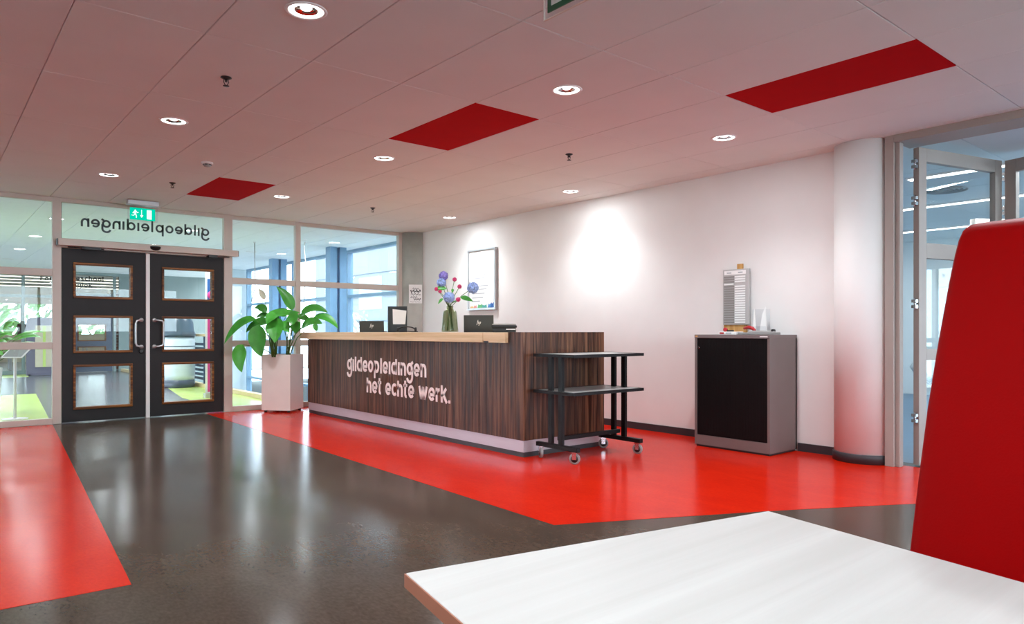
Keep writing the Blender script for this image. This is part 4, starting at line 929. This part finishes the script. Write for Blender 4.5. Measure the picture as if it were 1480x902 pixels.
# banner
t = thing('roll_up_banner', 'blue and magenta roll up banner standing behind the right door leaf', 'banner', (3.775, 12.2, 0))
bx('cassette', 'satin', t, 3.58, 12.16, 0.002, 3.97, 12.26, .08, bev=.01)
bx('sheet', 'paper', t, 3.60, 12.205, .08, 3.95, 12.209, 2.15); bx('blue_field', 'bannerblue', t, 3.63, 12.2025, 1.45, 3.95, 12.205, 1.97); bx('magenta_field', 'bannerpink', t, 3.635, 12.2025, .10, 3.95, 12.205, 1.32)
MB().lathe([(.002, 0), (.07, 0), (.07, -.001), (.002, -.001)], (3.70, 12.2022, 1.70), 28, 'y').build('magenta_dot', 'bannerpink', t)
MB().extr([Vector((3.74+(.07 if k % 2 == 0 else .03)*math.cos(PI/2+k*PI/5), 12.2005, 1.66+(.07 if k % 2 == 0 else .03)*math.sin(PI/2+k*PI/5))) for k in range(10)], (0, -.001, 0)).build('star', 'paper', t)
bx('pole', 'satin', t, 3.77, 12.215, .08, 3.79, 12.235, 2.17)
# sign stand
t = thing('sign_stand', 'white post sign stand with tilted sheet holder behind the left glazing', 'sign stand', (.905, 10.8, 0))
MB().lathe([(.14, 0), (.14, .008), (.02, .014)], (.905, 10.8, .0015), 28).build('base', 'white', t)
MB().tube([(.905, 10.8, .01), (.905, 10.8, .86)], .016, 12).build('post', 'white', t)
Tt = Matrix.Translation((.945, 10.78, .86)) @ Matrix.Rotation(math.radians(-38), 4, 'Z') @ Matrix.Rotation(math.radians(32), 4, 'X')
b = MB(); b.box(-.13, -.17, 0, .13, .17, .008, T=Tt); b.build('holder', 'white', t)
b = MB(); b.box(-.11, -.15, .008, .11, .15, .010, T=Tt); b.build('sheet', 'greyplastic', t)
# leafy plant in the lobby beside the glazing
t = thing('lobby_plant', 'bushy light green plant in a pot behind the left glazing', 'plant', (.62, 11.5, 0))
MB().lathe([(.14, 0), (.17, .02), (.21, .62), (.20, .62), (.19, .58), (.02, .58)], (.62, 11.5, 0), 32).build('pot', 'planter', t)
LL = mat('leaf_lime', (92, 166, 66), .4, var=.2, rand=.25)
rnd = random.Random(11)
for k in range(64):
    a = rnd.uniform(0, 2*PI); el = rnd.uniform(.35, 1.25); L_ = rnd.uniform(.36, .72)
    c0 = Vector((.62, 11.5, .60)); dr = Vector((math.cos(a)*math.cos(el), math.sin(a)*math.cos(el)*.75, math.sin(el)))
    tip = c0+dr*L_*1.25; tip.y = max(tip.y, 10.95); mid = c0+dr*L_*.8+Vector((0, 0, .08)); tip2 = tip+Vector((dr.x, dr.y*.6, -.35))*.16; tip2.y = max(tip2.y, 10.92)
    mb = MB(); leafblade(mb, (mid, tip, tip2), .085, 8, .12, face=Vector((0, -.5, 1)).normalized()); o = mb.build('leaf', LL, t)
    MB().tube([c0, (c0+mid)/2+Vector((0, 0, .02)), mid], [.005, .004, .003], 5).build('petiole', 'stem', o)

# ------------------------------------------------------------------ far partition and far office
t = thing('window_7', 'glazed partition with dark lettering at the far end of the lobby', 'window', (2.5, LY1, 0), kind='structure')
bx('head', 'headgrey', t, -2.5, LY1-.05, 2.61, 4.25, LY1+.05, CEIL+.005)
for x in (-.6, 1.98, 2.84, 4.06, 4.50-.3): bx('post', 'headgrey', t, x, LY1-.04, 0, x+.07, LY1+.04, 2.61)
bx('rail', 'headgrey', t, -2.5, LY1-.035, 1.98, 2.84, LY1+.035, 2.05); bx('rail', 'headgrey', t, -2.5, LY1-.035, 0, 2.84, LY1+.035, .1)
for x0, x1, z0, z1 in ((-.53, 1.98, .1, 1.98), (-.53, 1.98, 2.05, 2.61), (2.05, 2.84, .1, 1.98), (2.05, 2.84, 2.05, 2.61), (2.91, 4.06, 2.13, 2.61)): bx('pane', 'glass', t, x0, LY1-.003, z0, x1, LY1+.003, z1)
bx('rail', 'headgrey', t, 2.91, LY1-.035, 2.08, 4.06, LY1+.035, 2.13)
lettering('lettering', 'Fon', 'inkdark', t, lambda u, v, q: (2.38+u, LY1-.012-q, 2.43+v), width=.30, xh=.09, W=.25, th=.002)
lettering('lettering', 'jeschool', 'inkdark', t, lambda u, v, q: (3.13+u, LY1-.012-q, 2.46+v), width=.70, xh=.10, W=.25, th=.002)
lettering('lettering', 'ogiek', 'inkdark', t, lambda u, v, q: (3.10+u, LY1-.012-q, 2.285+v), width=.46, xh=.09, W=.25, th=.002)
d5 = entrance_door('door_5', 'slate blue door with oak framed panes at the far end of the lobby', 2.95, 4.04, 3.22, 3.88, 1, 3.02, 3.10, Y=LY1, sc_mat='doorblue')
# booth with beige panel
t = thing('round_cornered_screen', 'violet grey screen with rounded corner and beige panel at the far end', 'screen', (2.4, 21.4, 0))
po = [(2.02, 0.0), (3.0, 0.0), (3.0, 1.45), (2.14, 1.45)]+[(2.14-.12*math.sin(a), 1.33+.12*math.cos(a)) for a in [PI/2*k/6 for k in range(1, 7)]]
MB().extr([(x, 21.3, z+.001) for x, z in po], (0, .08, 0)).build('screen', 'violetgrey', t); bx('panel', 'beige', t, 2.20, 21.285, .20, 2.62, 21.30, 1.25, bev=.004); bx('panel_stripe', 'green', t, 2.36, 21.283, .21, 2.42, 21.286, 1.24)
bx('foot', 'rubber', t, 2.05, 21.25, 0.0015, 2.10, 21.43, .03); bx('foot', 'rubber', t, 2.9, 21.25, 0.0015, 2.95, 21.43, .03)
# brick pier seen beside the far door
t = thing('wall_pier', 'red brick pier with white window frame beside the far door', 'brick pier', (4.35, 23.4, 0), kind='structure')
bx('mortar', 'warmplaster', t, 4.16, 23.0, 0, 4.94, 23.30, 2.3)
BM_ = None
for r in range(26):
    for q in range(-1, 4):
        x0 = 4.16+q*.21+(.105 if r % 2 else 0); x1 = min(x0+.20, 4.94); x0 = max(x0, 4.16)
        if x1-x0 > .04: bx('brick', 'brick', t, x0, 22.988, r*.085+.005, x1, 23.0, r*.085+.075)
t = thing('window_8', 'white framed window with two panes beside the far door', 'window', (4.3, 22.6, 0), kind='structure')
for x in (4.13, 4.36, 4.60): bx('post', 'white', t, x, 22.58, 0, x+.04, 22.62, 2.2)
for z in (0, 1.0, 2.16): bx('rail', 'white', t, 4.17, 22.585, z, 4.60, 22.615, z+.04)
for x0, x1 in ((4.17, 4.36), (4.40, 4.60)):
    for z0, z1 in ((.04, 1.0), (1.04, 2.16)): bx('pane', 'glass', t, x0, 22.597, z0, x1, 22.603, z1)
t = MB().box(-4, LY1+.1, -.12, 7, 31, -.001).build('floor', 'lobbyfloor'); tag(t, 'grey floor of the far office behind the partition', 'floor', kind='structure')
t = MB().box(-4, LY1+.1, 2.70, 7, 31, 2.8).build('ceiling', 'warmplaster'); tag(t, 'cream ceiling of the far office', 'ceiling', kind='structure')
t = MB().box(-4, 30.9, 0, 7, 31.0, 1.0).build('wall_back', 'warmplaster'); tag(t, 'cream sill wall of the far office', 'wall', kind='structure')
t = MB().box(-4, 30.9, 2.1, 7, 31.0, 2.7).build('wall_back', 'warmplaster'); tag(t, 'cream wall above the windows of the far office', 'wall', kind='structure')
t = MB().box(6.9, LY1+.1, 0, 7.0, 30.9, 2.7).build('wall_right', 'warmplaster'); tag(t, 'cream right wall of the far office', 'wall', kind='structure')
t = MB().box(-4.1, LY1+.1, 0, -4, 30.9, 2.7).build('wall_left', 'warmplaster'); tag(t, 'cream left wall of the far office', 'wall', kind='structure')
t = thing('window_9', 'row of windows at the back of the far office', 'window', (1.5, 30.95, 1), kind='structure')
for k in range(9): bx('post', 'headgrey', t, -4+k*1.35, 30.92, 1.0, -4+k*1.35+.08, 30.99, 2.1)
for k in range(8): bx('pane', 'glass', t, -3.92+k*1.35, 30.95, 1.0, -4+(k+1)*1.35, 30.956, 2.1)
for k, y in enumerate((23.4, 24.8, 26.4, 28.2)):
    t = thing('linear_lamp', 'warm linear lamp in the far office, %s row from the partition' % ('first', 'second', 'third', 'fourth')[k], 'ceiling lamp', (2.5, y, 2.7), group='linear lamps in the far office')
    bx('housing', 'white', t, .2, y-.08, 2.60, 5.8, y+.08, 2.6995); bx('diffuser', 'stripwarm', t, .22, y-.07, 2.592, 5.78, y+.07, 2.60)
# desk and screen in the far office
t = thing('office_desk', 'far office desk with a dark monitor seen through the partition', 'desk', (2.6, 25.0, 0))
bx('top', 'white', t, 1.9, 24.6, .72, 3.9, 25.4, .76); 
for x in (1.95, 3.83):
    for y in (24.65, 25.3): bx('leg', 'satin', t, x, y, 0, x+.04, y+.04, .72)
t = thing('monitor', 'dark monitor on the far office desk', 'monitor', (2.5, 25.0, .76))
bx('screen', 'black', t, 2.15, 25.0, .95, 2.75, 25.03, 1.32, bev=.005); bx('stand', 'black', t, 2.42, 25.03, .762, 2.48, 25.06, 1.1); bx('foot', 'black', t, 2.32, 24.95, .7605, 2.58, 25.15, .775)
# hedge outside
b = MB(); rnd = random.Random(5)
for k in range(2600):
    p = Vector((rnd.uniform(-8, 12), rnd.uniform(34, 36), rnd.uniform(.0, 1.0)**.8*3.2)); s = rnd.uniform(.12, .26); d = Vector((rnd.uniform(-1, 1), rnd.uniform(-1, .2), rnd.uniform(-.4, 1))).normalized(); u = d.orthogonal().normalized(); v = d.cross(u)
    b.face([p-u*s, p-v*s*.5, p+u*s, p+v*s*.5])
o = b.build('hedge', 'hedge', recalc=False); tag(o, 'green hedge outside the windows of the far office', 'hedge', kind='stuff')
# ground outside and the pale building across the street
t = MB().box(6.6, -30, -3.2, 60, 60, -3.1).build('ground', 'ground'); tag(t, 'pale paving outside the window wall', 'ground', kind='structure')
t = MB().box(-40, -30, -.6, -2.7, 31.1, -.5).box(-40, 31.1, -.6, 60, 80, -.5).build('ground', 'ground'); tag(t, 'pale ground outside the far office', 'ground', kind='structure')
t = thing('office_building', 'pale banded building across the street seen through the window wall', 'building', (19, 14, -3.1))
bx('wall', 'facade', t, 19.0, -2, -3.1, 26, 42, 9)
for k in range(9): bx('facade_band', 'facadeline', t, 18.93, -2, -2.2+k*1.3, 19.0, 42, -2.2+k*1.3+.06)
for j in range(10):
    for k in range(3): bx('window', 'lobbyglass', t, 18.95, 0+j*4.2, -1.6+k*3.9, 18.99, 2.6+j*4.2, .2+k*3.9)
